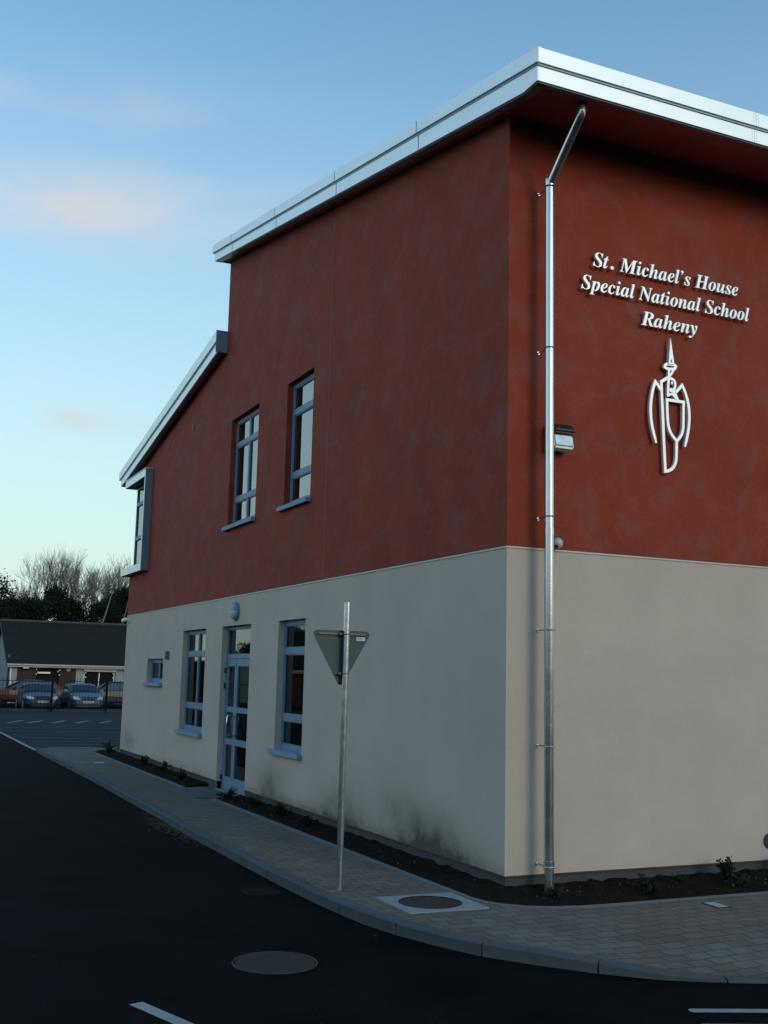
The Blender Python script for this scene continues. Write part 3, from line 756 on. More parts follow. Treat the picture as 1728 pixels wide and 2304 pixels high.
# ---- windows
def window(key, cols, rows, label, sill=True, pane='glass', fx=.055, upper=False):
    y0, y1, z0, z1 = WIN[key]
    base = z0 + (.03 if sill else 0)
    mb = MB(); x0, x1 = D - .045, D + .03
    ft_ = .055
    # outer frame: verticals full height, horizontals butted between them
    mb.box((x0, y0, base), (x1, y0 + ft_, z1)).box((x0, y1 - ft_, base), (x1, y1, z1))
    mb.box((x0, y0 + ft_, base), (x1, y1 - ft_, base + .07)).box((x0, y0 + ft_, z1 - .07), (x1, y1 - ft_, z1))
    zs = [base + .07] + [base + (z1 - base) * r for r in rows] + [z1 - .07]
    for r in rows:
        z = base + (z1 - base) * r; mb.box((x0, y0 + ft_, z - .045), (x1, y1 - ft_, z + .045))
    ysn = [y0 + ft_] + [y0 + (y1 - y0) * c for c in cols] + [y1 - ft_]
    zlist = []
    lo_ = base + .07
    for r in list(rows) + [None]:
        hi_ = (base + (z1 - base) * r - .045) if r is not None else z1 - .07
        zlist.append((lo_, hi_)); 
        if r is not None: lo_ = base + (z1 - base) * r + .045
    for c in cols:
        y = y0 + (y1 - y0) * c
        for a, b in zlist: mb.box((x0, y - .035, a), (x1, y + .035, b))
    fr = mb.build('window', 'frame', sch, bevel=.004); fr['label'] = label
    n = 0
    for a, b in zlist:
        yb = [y0 + ft_] + sum([[y0 + (y1 - y0) * c - .035, y0 + (y1 - y0) * c + .035] for c in cols], []) + [y1 - ft_]
        for k in range(0, len(yb), 2):
            ya, yc = yb[k], yb[k + 1]
            # thin inner glazing bead
            g = MB(); bw = .016
            g.box((x0 + .012, ya, a), (x0 + .026, ya + bw, b)).box((x0 + .012, yc - bw, a), (x0 + .026, yc, b)).box((x0 + .012, ya + bw, a), (x0 + .026, yc - bw, a + bw)).box((x0 + .012, ya + bw, b - bw), (x0 + .026, yc - bw, b))
            g.build('glazing_bead', 'frame', fr)
            MB().box((x0 + .030, ya + .002, a + .002), (x0 + .036, yc - .002, b - .002)).build('pane', MT[pane], fr)
    if sill:
        mb = MB()
        mb.prism([(-.075, y0 - .0, z0 + .020), (x0, y0 - .0, z0 + .032), (x0, y0, z0 - .03), (-.075, y0, z0 - .045)], (0, y1 - y0, 0))
        mb.box((-.075, y1, z0 - .045), (-.001, y1 + .11, z0 + .018)).box((-.075, y0 - .02, z0 - .045), (-.001, y0, z0 + .018))
        s = mb.build('sill', 'sill', fr, bevel=.003)
    return fr
window('w1', [], [.245, .76], 'upper window nearest the corner with three stacked panes', pane='coated_glass')
window('w2', [.5], [.245, .76], 'wider upper window with six panes', pane='coated_glass')
f3 = window('w3', [], [.245, .76], 'tall ground floor window beside the door with three stacked panes')
f4 = window('w4', [.5], [.245, .76], 'tall ground floor window of six panes left of the door')
window('w5', [.5], [], 'small high ground floor window near the far end')
# door
y0, y1, z0, z1 = WIN['door']; z0 = -.125
x0, x1 = D - .045, D + .03
mb = MB()
mb.box((x0, y0, z0), (x1, y0 + .05, z1)).box((x0, y1 - .05, z0), (x1, y1, z1)).box((x0, y0 + .05, z1 - .06), (x1, y1 - .05, z1)).box((x0, y0 + .05, 2.06), (x1, y1 - .05, 2.14)).box((x0, y0 + .05, z0), (x1, y1 - .05, z0 + .03))
dr = mb.build('door', 'frame', sch, bevel=.004); dr['label'] = 'blue grey glazed double door with a glass panel above'
MB().box((x0 + .03, y0 + .05, 2.14), (x0 + .036, y1 - .05, z1 - .06)).build('transom_pane', 'glass', dr)
MB().box((-.02, y0, -.150), (x0, y1, -.128)).build('threshold', 'frame', dr)
ym = 8.93
for a, b in ((y0 + .053, ym - .004), (ym + .004, y1 - .053)):
    mb = MB(); st = .085 if b - a > .7 else .06
    X0, X1 = x0 + .008, x1 - .004
    mb.box((X0, a, z0 + .035), (X1, a + st, 2.055)).box((X0, b - st, z0 + .035), (X1, b, 2.055))
    bars = [(z0 + .035, z0 + .21), (.62, .72), (1.16, 1.25), (1.93, 2.055)]
    for p, q in bars: mb.box((X0, a + st, p), (X1, b - st, q))
    lf = mb.build('door_leaf', 'frame', dr, bevel=.003)
    for (p, q), (r, s_) in zip(bars, bars[1:]):
        MB().box((X0 + .025, a + st + .001, q + .001), (X0 + .031, b - st - .001, r - .001)).build('pane', 'glass', dr)
mb = MB().tube([(x0 + .012, 9.09, 1.10), (x0 - .05, 9.09, 1.10), (x0 - .062, 9.09, 1.08), (x0 - .062, 9.09, .80), (x0 - .05, 9.09, .78), (x0 + .012, 9.09, .78)], .013, 12)
mb.build('handle', 'chrome', dr, smooth=True)
MB().tube([(x0 + .012, 8.80, 1.10), (x0 - .05, 8.80, 1.10), (x0 - .062, 8.80, 1.08), (x0 - .062, 8.80, .80), (x0 - .05, 8.80, .78), (x0 + .012, 8.80, .78)], .011, 12).build('handle', mat('dull_handle', (.12, .13, .13), rough=.4, metal=.5), dr, smooth=True)
for z in (1.86, 1.60, .06):
    MB().box((x0 - .03, 9.44, z - .045), (x0 - .001, 9.475, z + .045)).build('hinge', 'black', dr, bevel=.004)
# far corner window: glazing set back, metal box frame round it
mb = MB(); X0, X1 = .07, .13
mb.box((X0, NY, NZ0), (X1, NY + .06, NZ1)).box((X0, YL - .06, NZ0), (X1, YL, NZ1)).box((X0, NY + .06, NZ0), (X1, YL - .06, NZ0 + .07)).box((X0, NY + .06, NZ1 - .07), (X1, YL - .06, NZ1))
for z in (4.95, 5.78): mb.box((X0, NY + .06, z - .045), (X1, YL - .06, z + .045))
cw = mb.build('window', 'frame', sch, bevel=.004); cw['label'] = 'corner window at the far end in a projecting blue grey metal box'
for a, b in ((NZ0 + .07, 4.905), (4.995, 5.735), (5.825, NZ1 - .07)):
    MB().box((X0 + .03, NY + .061, a + .001), (X0 + .036, YL - .061, b - .001)).build('pane', 'coated_glass', cw)
    MB().box((X0 + .06, YL - .04, a + .001), (1.44, YL - .034, b - .001)).build('pane', 'coated_glass', cw)
MB().box((-.17, NY - .03, NZ0 - .17), (-.001, NY + .06, NZ1 + .17)).build('box_frame', 'oriel', cw, bevel=.003)
MB().box((-.17, NY + .062, NZ1 + .0), (-.001, YL + .24, NZ1 + .17)).build('box_frame', 'oriel', cw, bevel=.003)
MB().box((-.17, NY + .062, NZ0 - .17), (-.001, YL + .24, NZ0 - .001)).build('box_frame', 'oriel', cw, bevel=.003)
MB().box((0, YL + .002, NZ1 + .001), (1.6, YL + .24, NZ1 + .17)).build('box_frame', 'oriel', cw); MB().box((0, YL + .002, NZ0 - .17), (1.6, YL + .24, NZ0 - .002)).build('box_frame', 'oriel', cw)
MB().box((-.19, NY - .04, NZ1 + .172), (-.001, YL + .25, NZ1 + .185)).build('flashing', 'fascia', cw)
# pale skins on the front edges of the metal box
MB().box((-.174, NY + .0, NZ0 - .168), (-.1705, NY + .055, NZ1 + .168)).box((-.174, NY + .062, NZ1 + .002), (-.1705, YL + .238, NZ1 + .168)).box((-.174, NY + .062, NZ0 - .168), (-.1705, YL + .238, NZ0 - .003)).build('trim', 'fascia', cw)

# rooms behind the glass
mb = MB()
for zlo_, zhi_ in ((-.12, 2.95), (3.2, 6.4)):
    mb.face([(4.0, .3, zlo_), (4.0, 17, zlo_), (4.0, 17, zhi_), (4.0, .3, zhi_)])
    mb.face([(.22, .3, zlo_), (4.0, .3, zlo_), (4.0, 17, zlo_), (.22, 17, zlo_)])
    mb.face([(.22, .3, zhi_), (4.0, .3, zhi_), (4.0, 17, zhi_), (.22, 17, zhi_)])
    for y in ((7.2, 9.9, 13.0) if zlo_ < 0 else (7.2, 12.0, 15.1)): mb.face([(.22, y, zlo_), (4, y, zlo_), (4, y, zhi_), (.22, y, zhi_)])
mb.build('interior_wall', 'room', sch, fix=False)
mb = MB()
def curtain(y0, y1, za, zb, x=.30):
    n = 14; 
    for k in range(n):
        a = y0 + (y1 - y0) * k / n; b = y0 + (y1 - y0) * (k + 1) / n
        mb.face([(x + .02 * (k % 2), a, za), (x + .02 * ((k + 1) % 2), b, za), (x + .02 * ((k + 1) % 2), b, zb), (x + .02 * (k % 2), a, zb)])
curtain(10.55, 10.95, .72, 2.6); curtain(11.35, 12.1, .72, 2.6); curtain(6.25, 6.57, .72, 2.6); curtain(13.7, 14.2, 1.56, 2.08)
mb.build('curtain', 'curtain', sch, fix=False)

# downpipe
PX, PS = .352, -.205
mb = MB().tube([(PX, PS, -.17), (PX, PS, 6.86)], .047, 20)
dp = mb.build('downpipe', 'pipe', sch, smooth=True)
MB().tube([(PX, PS, 6.80), (PX, PS - .01, 6.84), (PX, -.735, 7.30), (PX, -.765, 7.33), (PX, -.77, 7.42)], [.044, .044, .044, .044, .044], 20).build('offset_bend', 'pipe', dp, smooth=True)
for z, r in ((6.84, .053), (3.25, .050), (1.55, .050), (.12, .052)): MB().disc((PX, PS, z - .035), (0, 0, 1), r, .07, 20).build('socket', 'pipe', dp, smooth=True)
MB().disc((PX, -.77, 7.36), (0, 0, 1), .050, .03, 20).build('socket', 'pipe', dp, smooth=True)
for z in (6.80, 5.10, 3.40, 2.30, 1.20, .10):
    mb = MB().tube([(PX + math.cos(a) * .052, PS + math.sin(a) * .052, z) for a in [2 * math.pi * k / 20 for k in range(21)]], .007, 6, cap=False)
    mb.tube([(PX, PS + .05, z), (PX, -.004, z)], .008, 8); mb.disc((PX, -.001, z), (0, -1, 0), .016, .006, 12); mb.box((PX - .012, PS + .045, z - .012), (PX + .012, PS + .075, z + .012))
    mb.build('bracket', 'steel', dp, smooth=True)
# small overflow outlets in the left wall
for y, z in ((12.10, 6.66), (14.12, 6.64)):
    MB().box((-.015, y - .035, z - .07), (-.001, y + .035, z + .07)).build('vent', 'black', sch, bevel=.004)
MB().disc((3.245, -.002, .195), (0, -1, 0), .078, .014, 28).build('vent', mat('dark_vent', (.02, .02, .022), rough=.6), sch, smooth=True)

# ------------------------------------------------------------------ things on the walls
t = thing('bulkhead_light', 'oval grey bulkhead light on the cream wall above the glazed door', 'wall light', (0, 8.70, 2.845))
mb = MB(); n = 28
mb.prism([(-.002, math.cos(2 * math.pi * k / n) * .17, math.sin(2 * math.pi * k / n) * .155) for k in range(n)], (-.045, 0, 0)); mb.build('base', 'frame', t, smooth=True, bevel=.006)
def dome(a0, a1, mm, nm, ry=.152, rz=.138):
    m_ = MB(); rows = 6; cols = 14
    for i in range(rows):
        for j in range(cols):
            q = []
            for (ii, jj) in ((i, j), (i + 1, j), (i + 1, j + 1), (i, j + 1)):
                ph = math.pi / 2 * ii / rows; an = a0 + (a1 - a0) * jj / cols
                q.append((-.047 - .055 * math.cos(ph), math.cos(an) * ry * math.sin(ph), math.sin(an) * rz * math.sin(ph)))
            if i == 0: q = [q[0], q[1], q[2]]
            m_.face(q)
    m_.build(nm, mm, t, smooth=True)
dome(0, math.pi, mat('grey_lamp_hood', (.20, .24, .28), rough=.5), 'hood'); dome(math.pi, 2 * math.pi, mat('frosted_diffuser', (.30, .48, .62), rough=.3), 'diffuser')
# floodlight on the right wall
t = thing('floodlight', 'square floodlight with black hood fixed beside the downpipe on the red wall', 'floodlight', (.555, 0, 4.23))
mb = MB(); mb.prism([(-.13, -.002, .14), (-.13, -.14, .13), (-.13, -.20, .06), (-.13, -.20, .03), (-.13, -.002, .03)], (.25, 0, 0)); mb.build('hood', 'black', t, bevel=.02)
mb = MB(); mb.box((-.12, -.05, -.14), (.11, -.002, .03)); mb.build('housing', mat('silver_grey_housing', (.35, .35, .34), rough=.4), t, bevel=.01)
mb = MB(); mb.prism([(-.125, -.052, .028), (-.125, -.155, .028), (-.125, -.185, -.11), (-.125, -.15, -.14), (-.125, -.052, -.14)], (.24, 0, 0))
mf = mat('prismatic_lamp_glass', (.85, .85, .80), rough=.22, var=.25, vscale=7, spec=.9, metal=.3); mb.build('lamp_glass', mf, t, bevel=.02)
t = thing('floodlight', 'black floodlight just at the right edge, its shadow on the red wall', 'floodlight', (3.60, 0, 4.20))
MB().prism([(-.13, -.002, .14), (-.13, -.20, .12), (-.13, -.26, .03), (-.13, -.002, .03)], (.27, 0, 0)).build('hood', 'black', t, bevel=.012)
MB().prism([(-.125, -.002, .028), (-.125, -.24, .028), (-.125, -.20, -.14), (-.125, -.002, -.14)], (.26, 0, 0)).build('lamp_glass', mf, t, bevel=.015)
# dome cameras
def cctv(loc, face, label):
    t = thing('security_camera', label, 'camera', loc)
    f = Vector(face); mb = MB(); mb.disc((0, 0, 0), f, .045, .03, 20); mb.build('base', 'white_metal', t, smooth=True)
    mb = MB(); c = f * .075; n = 16
    for i in range(8):
        for j in range(n):
            q = []
            for ii, jj in ((i, j), (i + 1, j), (i + 1, j + 1), (i, j + 1)):
                ph = math.pi * ii / 8; an = 2 * math.pi * jj / n; q.append((c.x + .055 * math.sin(ph) * math.cos(an), c.y + .055 * math.sin(ph) * math.sin(an), c.z + .055 * math.cos(ph)))
            if i == 0: q = [q[0], q[1], q[2]]
            if i == 7: q = [q[0], q[1], q[3]]
            mb.face(q)
    mb.build('housing', mat('pale_blue_grey_housing', (.42, .50, .54), rough=.35), t, smooth=True)
    l = Vector((f.y * .8 + .35, f.x * .6 - .35 * abs(f.y), -.55)).normalized() if abs(f.y) > .5 else Vector((-.5, .4, -.7)).normalized()
    MB().disc(c + l * .045, l, .020, .014, 14).build('lens', 'black', t)
cctv((.535, 0, 3.165), (0, -1, 0), 'grey ball camera on the red wall right of the downpipe')
t = thing('security_camera', 'white bullet camera at the far end of the cream wall', 'camera', (0, 17.05, 2.985))
MB().box((-.03, -.05, -.05), (-.001, .05, .06)).build('base', 'white_metal', t, bevel=.005)
MB().tube([(-.03, .0, .02), (-.10, .06, .02), (-.13, .20, .0)], [.03, .045, .045], 14).build('housing', 'white_metal', t, smooth=True)
MB().disc((-.13, .20, 0), (-.1, 1, -.15), .036, .02, 14).build('lens', 'black', t)
t = thing('wall_box', 'small grey tubular fitting on the cream wall beside the small high window', 'wall fitting', (0, 13.18, 2.14))
MB().tube([(-.045, 0, -.085), (-.045, 0, .085)], .04, 14).build('casing', mat('dull_grey', (.10, .14, .17), rough=.5), t, smooth=True)
MB().box((-.03, -.02, -.05), (-.001, .02, .05)).build('bracket', 'steel', t)

# ------------------------------------------------------------------ the sign on the right wall
GL = {"H":[508,[[[-34,0],[-34,15],[0,20],[22,41],[39,85],[115,369],[119,387],[120,404],[119,413],[115,421],[109,426],[73,435],[73,451],[283,451],[283,435],[249,429],[228,409],[212,365],[181,252],[341,252],[373,369],[378,404],[377,413],[373,421],[367,426],[330,435],[330,451],[541,451],[541,435],[508,430],[487,412],[470,369],[394,82],[388,48],[389,38],[392,30],[399,24],[435,15],[435,0],[224,0],[224,15],[258,20],[280,41],[297,85],[333,221],[173,221],[136,82],[130,47],[135,30],[151,20],[177,15],[177,0]]]],"M":[587,[[[188,-11],[144,363],[69,82],[62,47],[64,37],[67,30],[74,24],[109,15],[109,0],[-35,0],[-35,15],[-1,20],[21,41],[38,85],[113,369],[119,403],[118,413],[114,421],[108,426],[72,435],[72,451],[224,451],[263,132],[469,451],[622,451],[622,435],[587,429],[566,409],[549,365],[473,82],[469,64],[468,47],[473,30],[489,20],[516,15],[516,0],[305,0],[305,15],[340,21],[361,40],[368,57],[377,85],[453,374],[207,-11]]]],"N":[469,[[[310,-11],[140,351],[68,82],[62,47],[67,30],[83,20],[109,15],[109,0],[-35,0],[-35,15],[-1,20],[21,41],[38,85],[109,355],[115,380],[116,396],[115,407],[111,417],[104,424],[64,435],[64,451],[197,451],[339,138],[402,369],[407,389],[408,402],[407,412],[403,420],[397,426],[361,435],[361,451],[505,451],[505,435],[471,429],[449,410],[433,365],[330,-11]]]],"R":[430,[[[-34,0],[-34,15],[0,20],[22,41],[39,85],[115,369],[119,387],[120,401],[119,412],[115,420],[109,426],[73,435],[73,451],[253,451],[304,448],[345,440],[376,426],[398,407],[411,381],[415,350],[411,323],[400,298],[382,276],[357,257],[325,242],[286,231],[343,61],[348,46],[356,35],[364,28],[400,17],[400,0],[266,0],[194,222],[173,222],[136,82],[130,47],[131,37],[135,30],[141,24],[177,15],[177,0]],[[197,245],[231,249],[259,260],[282,278],[299,302],[310,331],[313,364],[306,400],[286,422],[253,429],[232,424],[221,399],[179,246],[188,245]]]],"S":[369,[[[154,-11],[126,-9],[94,-2],[58,10],[38,14],[24,9],[9,-7],[-9,-7],[26,144],[45,144],[45,140],[48,101],[56,69],[71,45],[91,27],[115,16],[145,13],[160,14],[174,18],[187,25],[217,56],[228,97],[218,134],[190,170],[142,214],[98,258],[76,295],[70,336],[72,360],[78,381],[88,401],[102,419],[118,434],[137,446],[159,455],[182,461],[208,463],[248,458],[296,445],[312,442],[323,444],[333,450],[342,461],[360,461],[328,322],[308,322],[309,330],[309,337],[308,356],[304,374],[298,390],[289,404],[279,416],[267,426],[254,433],[239,438],[224,439],[205,437],[189,430],[174,419],[162,404],[155,387],[153,368],[166,331],[197,295],[219,274],[242,254],[293,195],[303,173],[310,150],[312,126],[307,86],[293,53],[270,25],[239,5],[200,-7]]]],"a":[336,[[[53,-9],[33,-6],[16,1],[1,14],[-10,30],[-17,50],[-19,73],[-17,97],[-13,122],[-5,147],[32,220],[48,241],[65,260],[84,276],[112,295],[139,306],[165,310],[189,305],[205,290],[214,265],[225,303],[297,303],[241,108],[232,74],[228,56],[229,47],[233,42],[238,40],[251,46],[267,61],[285,87],[300,78],[265,30],[231,1],[197,-9],[174,-4],[160,10],[155,34],[157,52],[162,75],[145,49],[128,28],[111,12],[93,1],[74,-6]],[[93,41],[103,43],[113,48],[124,56],[152,95],[176,147],[192,202],[198,248],[195,266],[186,277],[172,281],[162,279],[151,273],[141,264],[109,219],[83,159],[70,115],[65,81],[68,59],[77,45]]]],"c":[277,[[[93,-9],[63,-6],[38,3],[17,19],[3,40],[-6,66],[-9,97],[-7,130],[2,163],[16,195],[35,226],[59,253],[88,277],[118,295],[149,306],[179,310],[201,308],[220,302],[235,291],[247,279],[254,265],[257,249],[255,236],[251,225],[245,216],[236,209],[226,205],[214,203],[186,213],[176,238],[182,258],[189,275],[187,283],[182,287],[173,289],[162,287],[151,281],[139,270],[107,223],[84,161],[75,99],[76,79],[81,63],[88,51],[98,42],[109,36],[123,34],[150,41],[177,62],[204,96],[222,83],[199,50],[175,24],[149,5],[122,-6]]]],"e":[270,[[[87,-9],[60,-6],[36,3],[16,19],[1,40],[-8,67],[-11,98],[-9,122],[-3,147],[6,172],[18,196],[32,219],[49,240],[68,260],[88,276],[109,290],[131,301],[154,307],[176,310],[197,308],[215,302],[230,293],[241,280],[247,265],[249,248],[244,222],[230,197],[207,174],[173,153],[131,136],[79,124],[75,88],[76,73],[80,60],[87,50],[96,42],[108,37],[122,36],[147,42],[171,62],[195,95],[214,83],[194,50],[171,24],[145,5],[118,-6]],[[84,146],[140,171],[179,212],[187,228],[192,244],[193,260],[187,280],[171,287],[156,283],[141,272],[126,252],[110,224],[96,189]]]],"h":[358,[[[210,-9],[185,-4],[170,13],[165,41],[173,84],[194,153],[217,222],[223,246],[222,254],[217,259],[210,261],[185,252],[159,227],[131,185],[114,153],[99,118],[86,81],[74,42],[63,0],[-19,0],[82,374],[88,399],[90,411],[83,428],[58,433],[48,433],[48,451],[110,457],[187,470],[115,197],[139,232],[162,260],[184,282],[206,297],[229,307],[253,310],[281,304],[297,287],[303,259],[301,237],[294,207],[282,170],[250,75],[247,65],[246,57],[247,49],[251,45],[257,43],[269,49],[285,67],[306,98],[320,89],[284,34],[247,2]]]],"i":[195,[[[132,371],[120,373],[109,377],[100,384],[93,393],[89,404],[87,416],[89,428],[93,438],[100,447],[109,454],[120,459],[132,460],[143,459],[154,454],[163,447],[170,438],[175,428],[176,416],[175,404],[170,393],[163,384],[154,377],[143,373]],[[49,-8],[35,-7],[23,-2],[13,5],[6,15],[2,27],[1,41],[4,64],[10,87],[44,211],[51,237],[53,254],[50,264],[41,271],[26,273],[19,273],[19,289],[89,299],[150,310],[89,85],[84,55],[85,48],[89,44],[95,42],[107,48],[123,64],[142,90],[155,81],[121,31],[85,2]]]],"l":[174,[[[40,-9],[25,-8],[13,-4],[3,3],[-4,13],[-9,25],[-10,40],[-8,61],[-2,85],[77,371],[87,414],[84,425],[74,431],[58,433],[52,433],[52,450],[183,470],[79,86],[75,69],[73,54],[74,47],[77,42],[83,41],[96,46],[112,62],[131,89],[144,79],[93,12],[76,0],[59,-7]]]],"n":[358,[[[213,-9],[188,-4],[173,13],[168,41],[175,84],[197,153],[220,222],[226,246],[224,254],[220,259],[213,261],[189,253],[163,229],[136,190],[97,107],[66,0],[-14,0],[42,211],[50,240],[52,254],[49,264],[39,271],[24,273],[18,273],[17,289],[151,310],[116,193],[141,230],[164,259],[187,281],[209,297],[232,306],[256,310],[284,304],[301,287],[306,259],[301,226],[285,170],[248,57],[250,49],[254,45],[260,43],[279,55],[304,90],[319,80],[266,13],[249,1],[231,-7]]]],"o":[316,[[[96,-9],[67,-6],[42,4],[20,20],[3,41],[-7,68],[-10,98],[-8,123],[-3,147],[6,172],[17,196],[32,219],[48,241],[66,260],[86,277],[107,291],[130,301],[152,308],[175,310],[207,306],[234,297],[256,281],[272,260],[282,234],[285,203],[283,179],[278,155],[270,130],[258,106],[245,83],[228,61],[210,41],[190,24],[168,10],[145,-1],[121,-7]],[[103,13],[114,15],[124,21],[134,30],[162,74],[184,132],[200,191],[206,240],[202,267],[191,283],[172,288],[162,286],[151,281],[141,272],[113,229],[90,172],[75,111],[69,58],[73,33],[84,18]]]],"p":[330,[[[-79,-139],[-79,-121],[-51,-114],[-37,-95],[-30,-71],[48,228],[52,253],[44,269],[16,273],[16,290],[85,300],[144,310],[124,242],[159,279],[193,302],[228,310],[248,307],[265,300],[279,288],[289,271],[295,250],[298,224],[296,197],[291,170],[282,143],[270,116],[256,91],[239,67],[221,45],[201,27],[180,11],[158,0],[136,-7],[114,-9],[97,-8],[82,-3],[69,6],[48,-69],[44,-97],[45,-105],[49,-112],[54,-116],[86,-122],[86,-139]],[[102,15],[113,17],[124,22],[135,31],[165,71],[190,125],[207,179],[214,224],[206,252],[187,262],[155,249],[127,209],[103,142],[86,78],[78,38],[81,25],[89,17]]]],"s":[253,[[[91,-9],[28,5],[15,7],[6,6],[-1,1],[-7,-7],[-24,-4],[-7,109],[13,105],[23,55],[46,24],[81,14],[103,18],[115,31],[120,52],[114,77],[95,106],[69,138],[39,185],[28,228],[31,250],[39,269],[53,286],[71,299],[92,306],[116,309],[179,298],[186,296],[192,295],[201,296],[207,300],[212,307],[230,307],[215,205],[197,207],[184,252],[163,279],[134,288],[107,278],[97,255],[100,240],[109,222],[124,202],[146,176],[165,149],[183,116],[190,82],[189,65],[184,50],[177,36],[168,23],[156,12],[142,3],[126,-4],[109,-8]]]],"t":[185,[[[30,-9],[5,-4],[-10,12],[-15,39],[-14,52],[-11,70],[45,273],[13,273],[13,297],[40,309],[66,325],[91,345],[113,369],[134,398],[162,398],[134,300],[187,300],[179,273],[126,273],[77,103],[70,77],[67,56],[68,48],[72,43],[77,41],[90,47],[107,65],[128,95],[144,85],[125,56],[107,33],[88,14],[70,1],[50,-7]]]],"u":[358,[[[46,-9],[18,-4],[1,13],[-5,41],[0,75],[15,130],[38,211],[46,254],[43,264],[34,271],[19,273],[13,273],[12,289],[73,298],[146,310],[81,79],[76,53],[77,46],[82,41],[89,40],[113,48],[138,72],[167,113],[183,145],[199,179],[212,216],[225,257],[236,301],[316,301],[251,57],[254,48],[261,44],[280,56],[292,70],[306,91],[321,81],[268,13],[251,1],[233,-7],[215,-9],[202,-8],[191,-4],[182,4],[175,14],[171,26],[169,40],[181,103],[158,68],[136,40],[114,18],[92,3],[70,-6]]]],"y":[282,[[[-30,-140],[-44,-139],[-56,-135],[-66,-129],[-74,-120],[-78,-110],[-80,-99],[-79,-89],[-75,-80],[-69,-72],[-41,-61],[-8,-73],[20,-85],[38,-77],[58,-56],[76,-30],[83,-6],[79,30],[70,90],[58,156],[44,213],[33,251],[24,269],[18,274],[10,276],[-1,277],[-9,276],[-9,294],[22,298],[48,304],[85,310],[95,303],[104,285],[112,254],[127,181],[148,75],[179,136],[198,181],[205,211],[203,220],[197,229],[187,238],[176,247],[170,257],[168,269],[169,280],[173,290],[179,298],[188,305],[198,308],[210,310],[222,308],[232,304],[240,298],[246,289],[249,278],[251,265],[241,219],[214,152],[174,74],[126,-5],[74,-74],[20,-122],[3,-132],[-14,-138]]]]}
MT['letter'] = mat('white_cut_letters', (0.95, 0.95, 0.94), rough=0.38, metal=0.35)
sg = thing('name_sign', 'raised white serif letters on the red wall reading St. Michael\'s House Special National School Raheny', 'sign', (0, 0, 5.86))
def glyph_obj(loops, ox, oz, sx, sz, parent, nm='letter'):
    cu = bpy.data.curves.new(nm, 'CURVE'); cu.dimensions = '2D'; cu.fill_mode = 'BOTH'; cu.extrude = .014; cu.bevel_depth = .0012; cu.bevel_resolution = 0; cu.offset = -.0008
    for lp in loops:
        sp = cu.splines.new('POLY'); sp.points.add(len(lp) - 1); sp.use_cyclic_u = True
        for p, (x, y) in zip(sp.points, lp): p.co = (x * sx, y * sz, 0, 1)
    tmp = bpy.data.objects.new('tmp', cu); COL.objects.link(tmp)
    me = bpy.data.meshes.new_from_object(tmp.evaluated_get(bpy.context.evaluated_depsgraph_get()))
    bpy.data.objects.remove(tmp); bpy.data.curves.remove(cu)
    me.transform(Matrix.Rotation(R(90), 4, 'X')); me.name = nm; me.materials.clear(); me.materials.append(MT['letter'])
    o = bpy.data.objects.new(nm, me); COL.objects.link(o); o.parent = parent; o.location = (ox, -.045, oz)
    return o
def circ(cx, cy, r, n=16): return [(cx + r * math.cos(2 * math.pi * k / n), cy + r * math.sin(2 * math.pi * k / n)) for k in range(n)]
GL['.'] = [250, [circ(118, 58, 58)]]
GL['\''] = [195, [[(95, 385), (80, 395), (68, 415), (70, 440), (88, 462), (112, 470), (140, 462), (155, 440), (156, 408), (140, 370), (112, 338), (78, 312), (70, 322), (98, 348), (112, 372), (113, 388)]]]
GL[' '] = [175, []]
def line(text, xa, xb, z, sz):
    tw = sum(GL[c][0] for c in text); first = min(x for lp in GL[text[0]][1] for x, _ in lp)
    last = text[-1]; lastmx = max(x for lp in GL[last][1] for x, _ in lp)
    span = tw - GL[last][0] + lastmx - first; sx = (xb - xa) / span
    pen = xa - first * sx
    for c in text:
        if c != ' ': glyph_obj(GL[c][1], pen, z - 5.86, sx, sz, sg)
        pen += GL[c][0] * sx
    return sx
SZ = .158 / 465
line("St. Michael's House", .988, 2.955, 6.127, SZ)
line("Special National School", .839, 3.111, 5.857, SZ)
line("Raheny", 1.605, 2.362, 5.585, SZ)
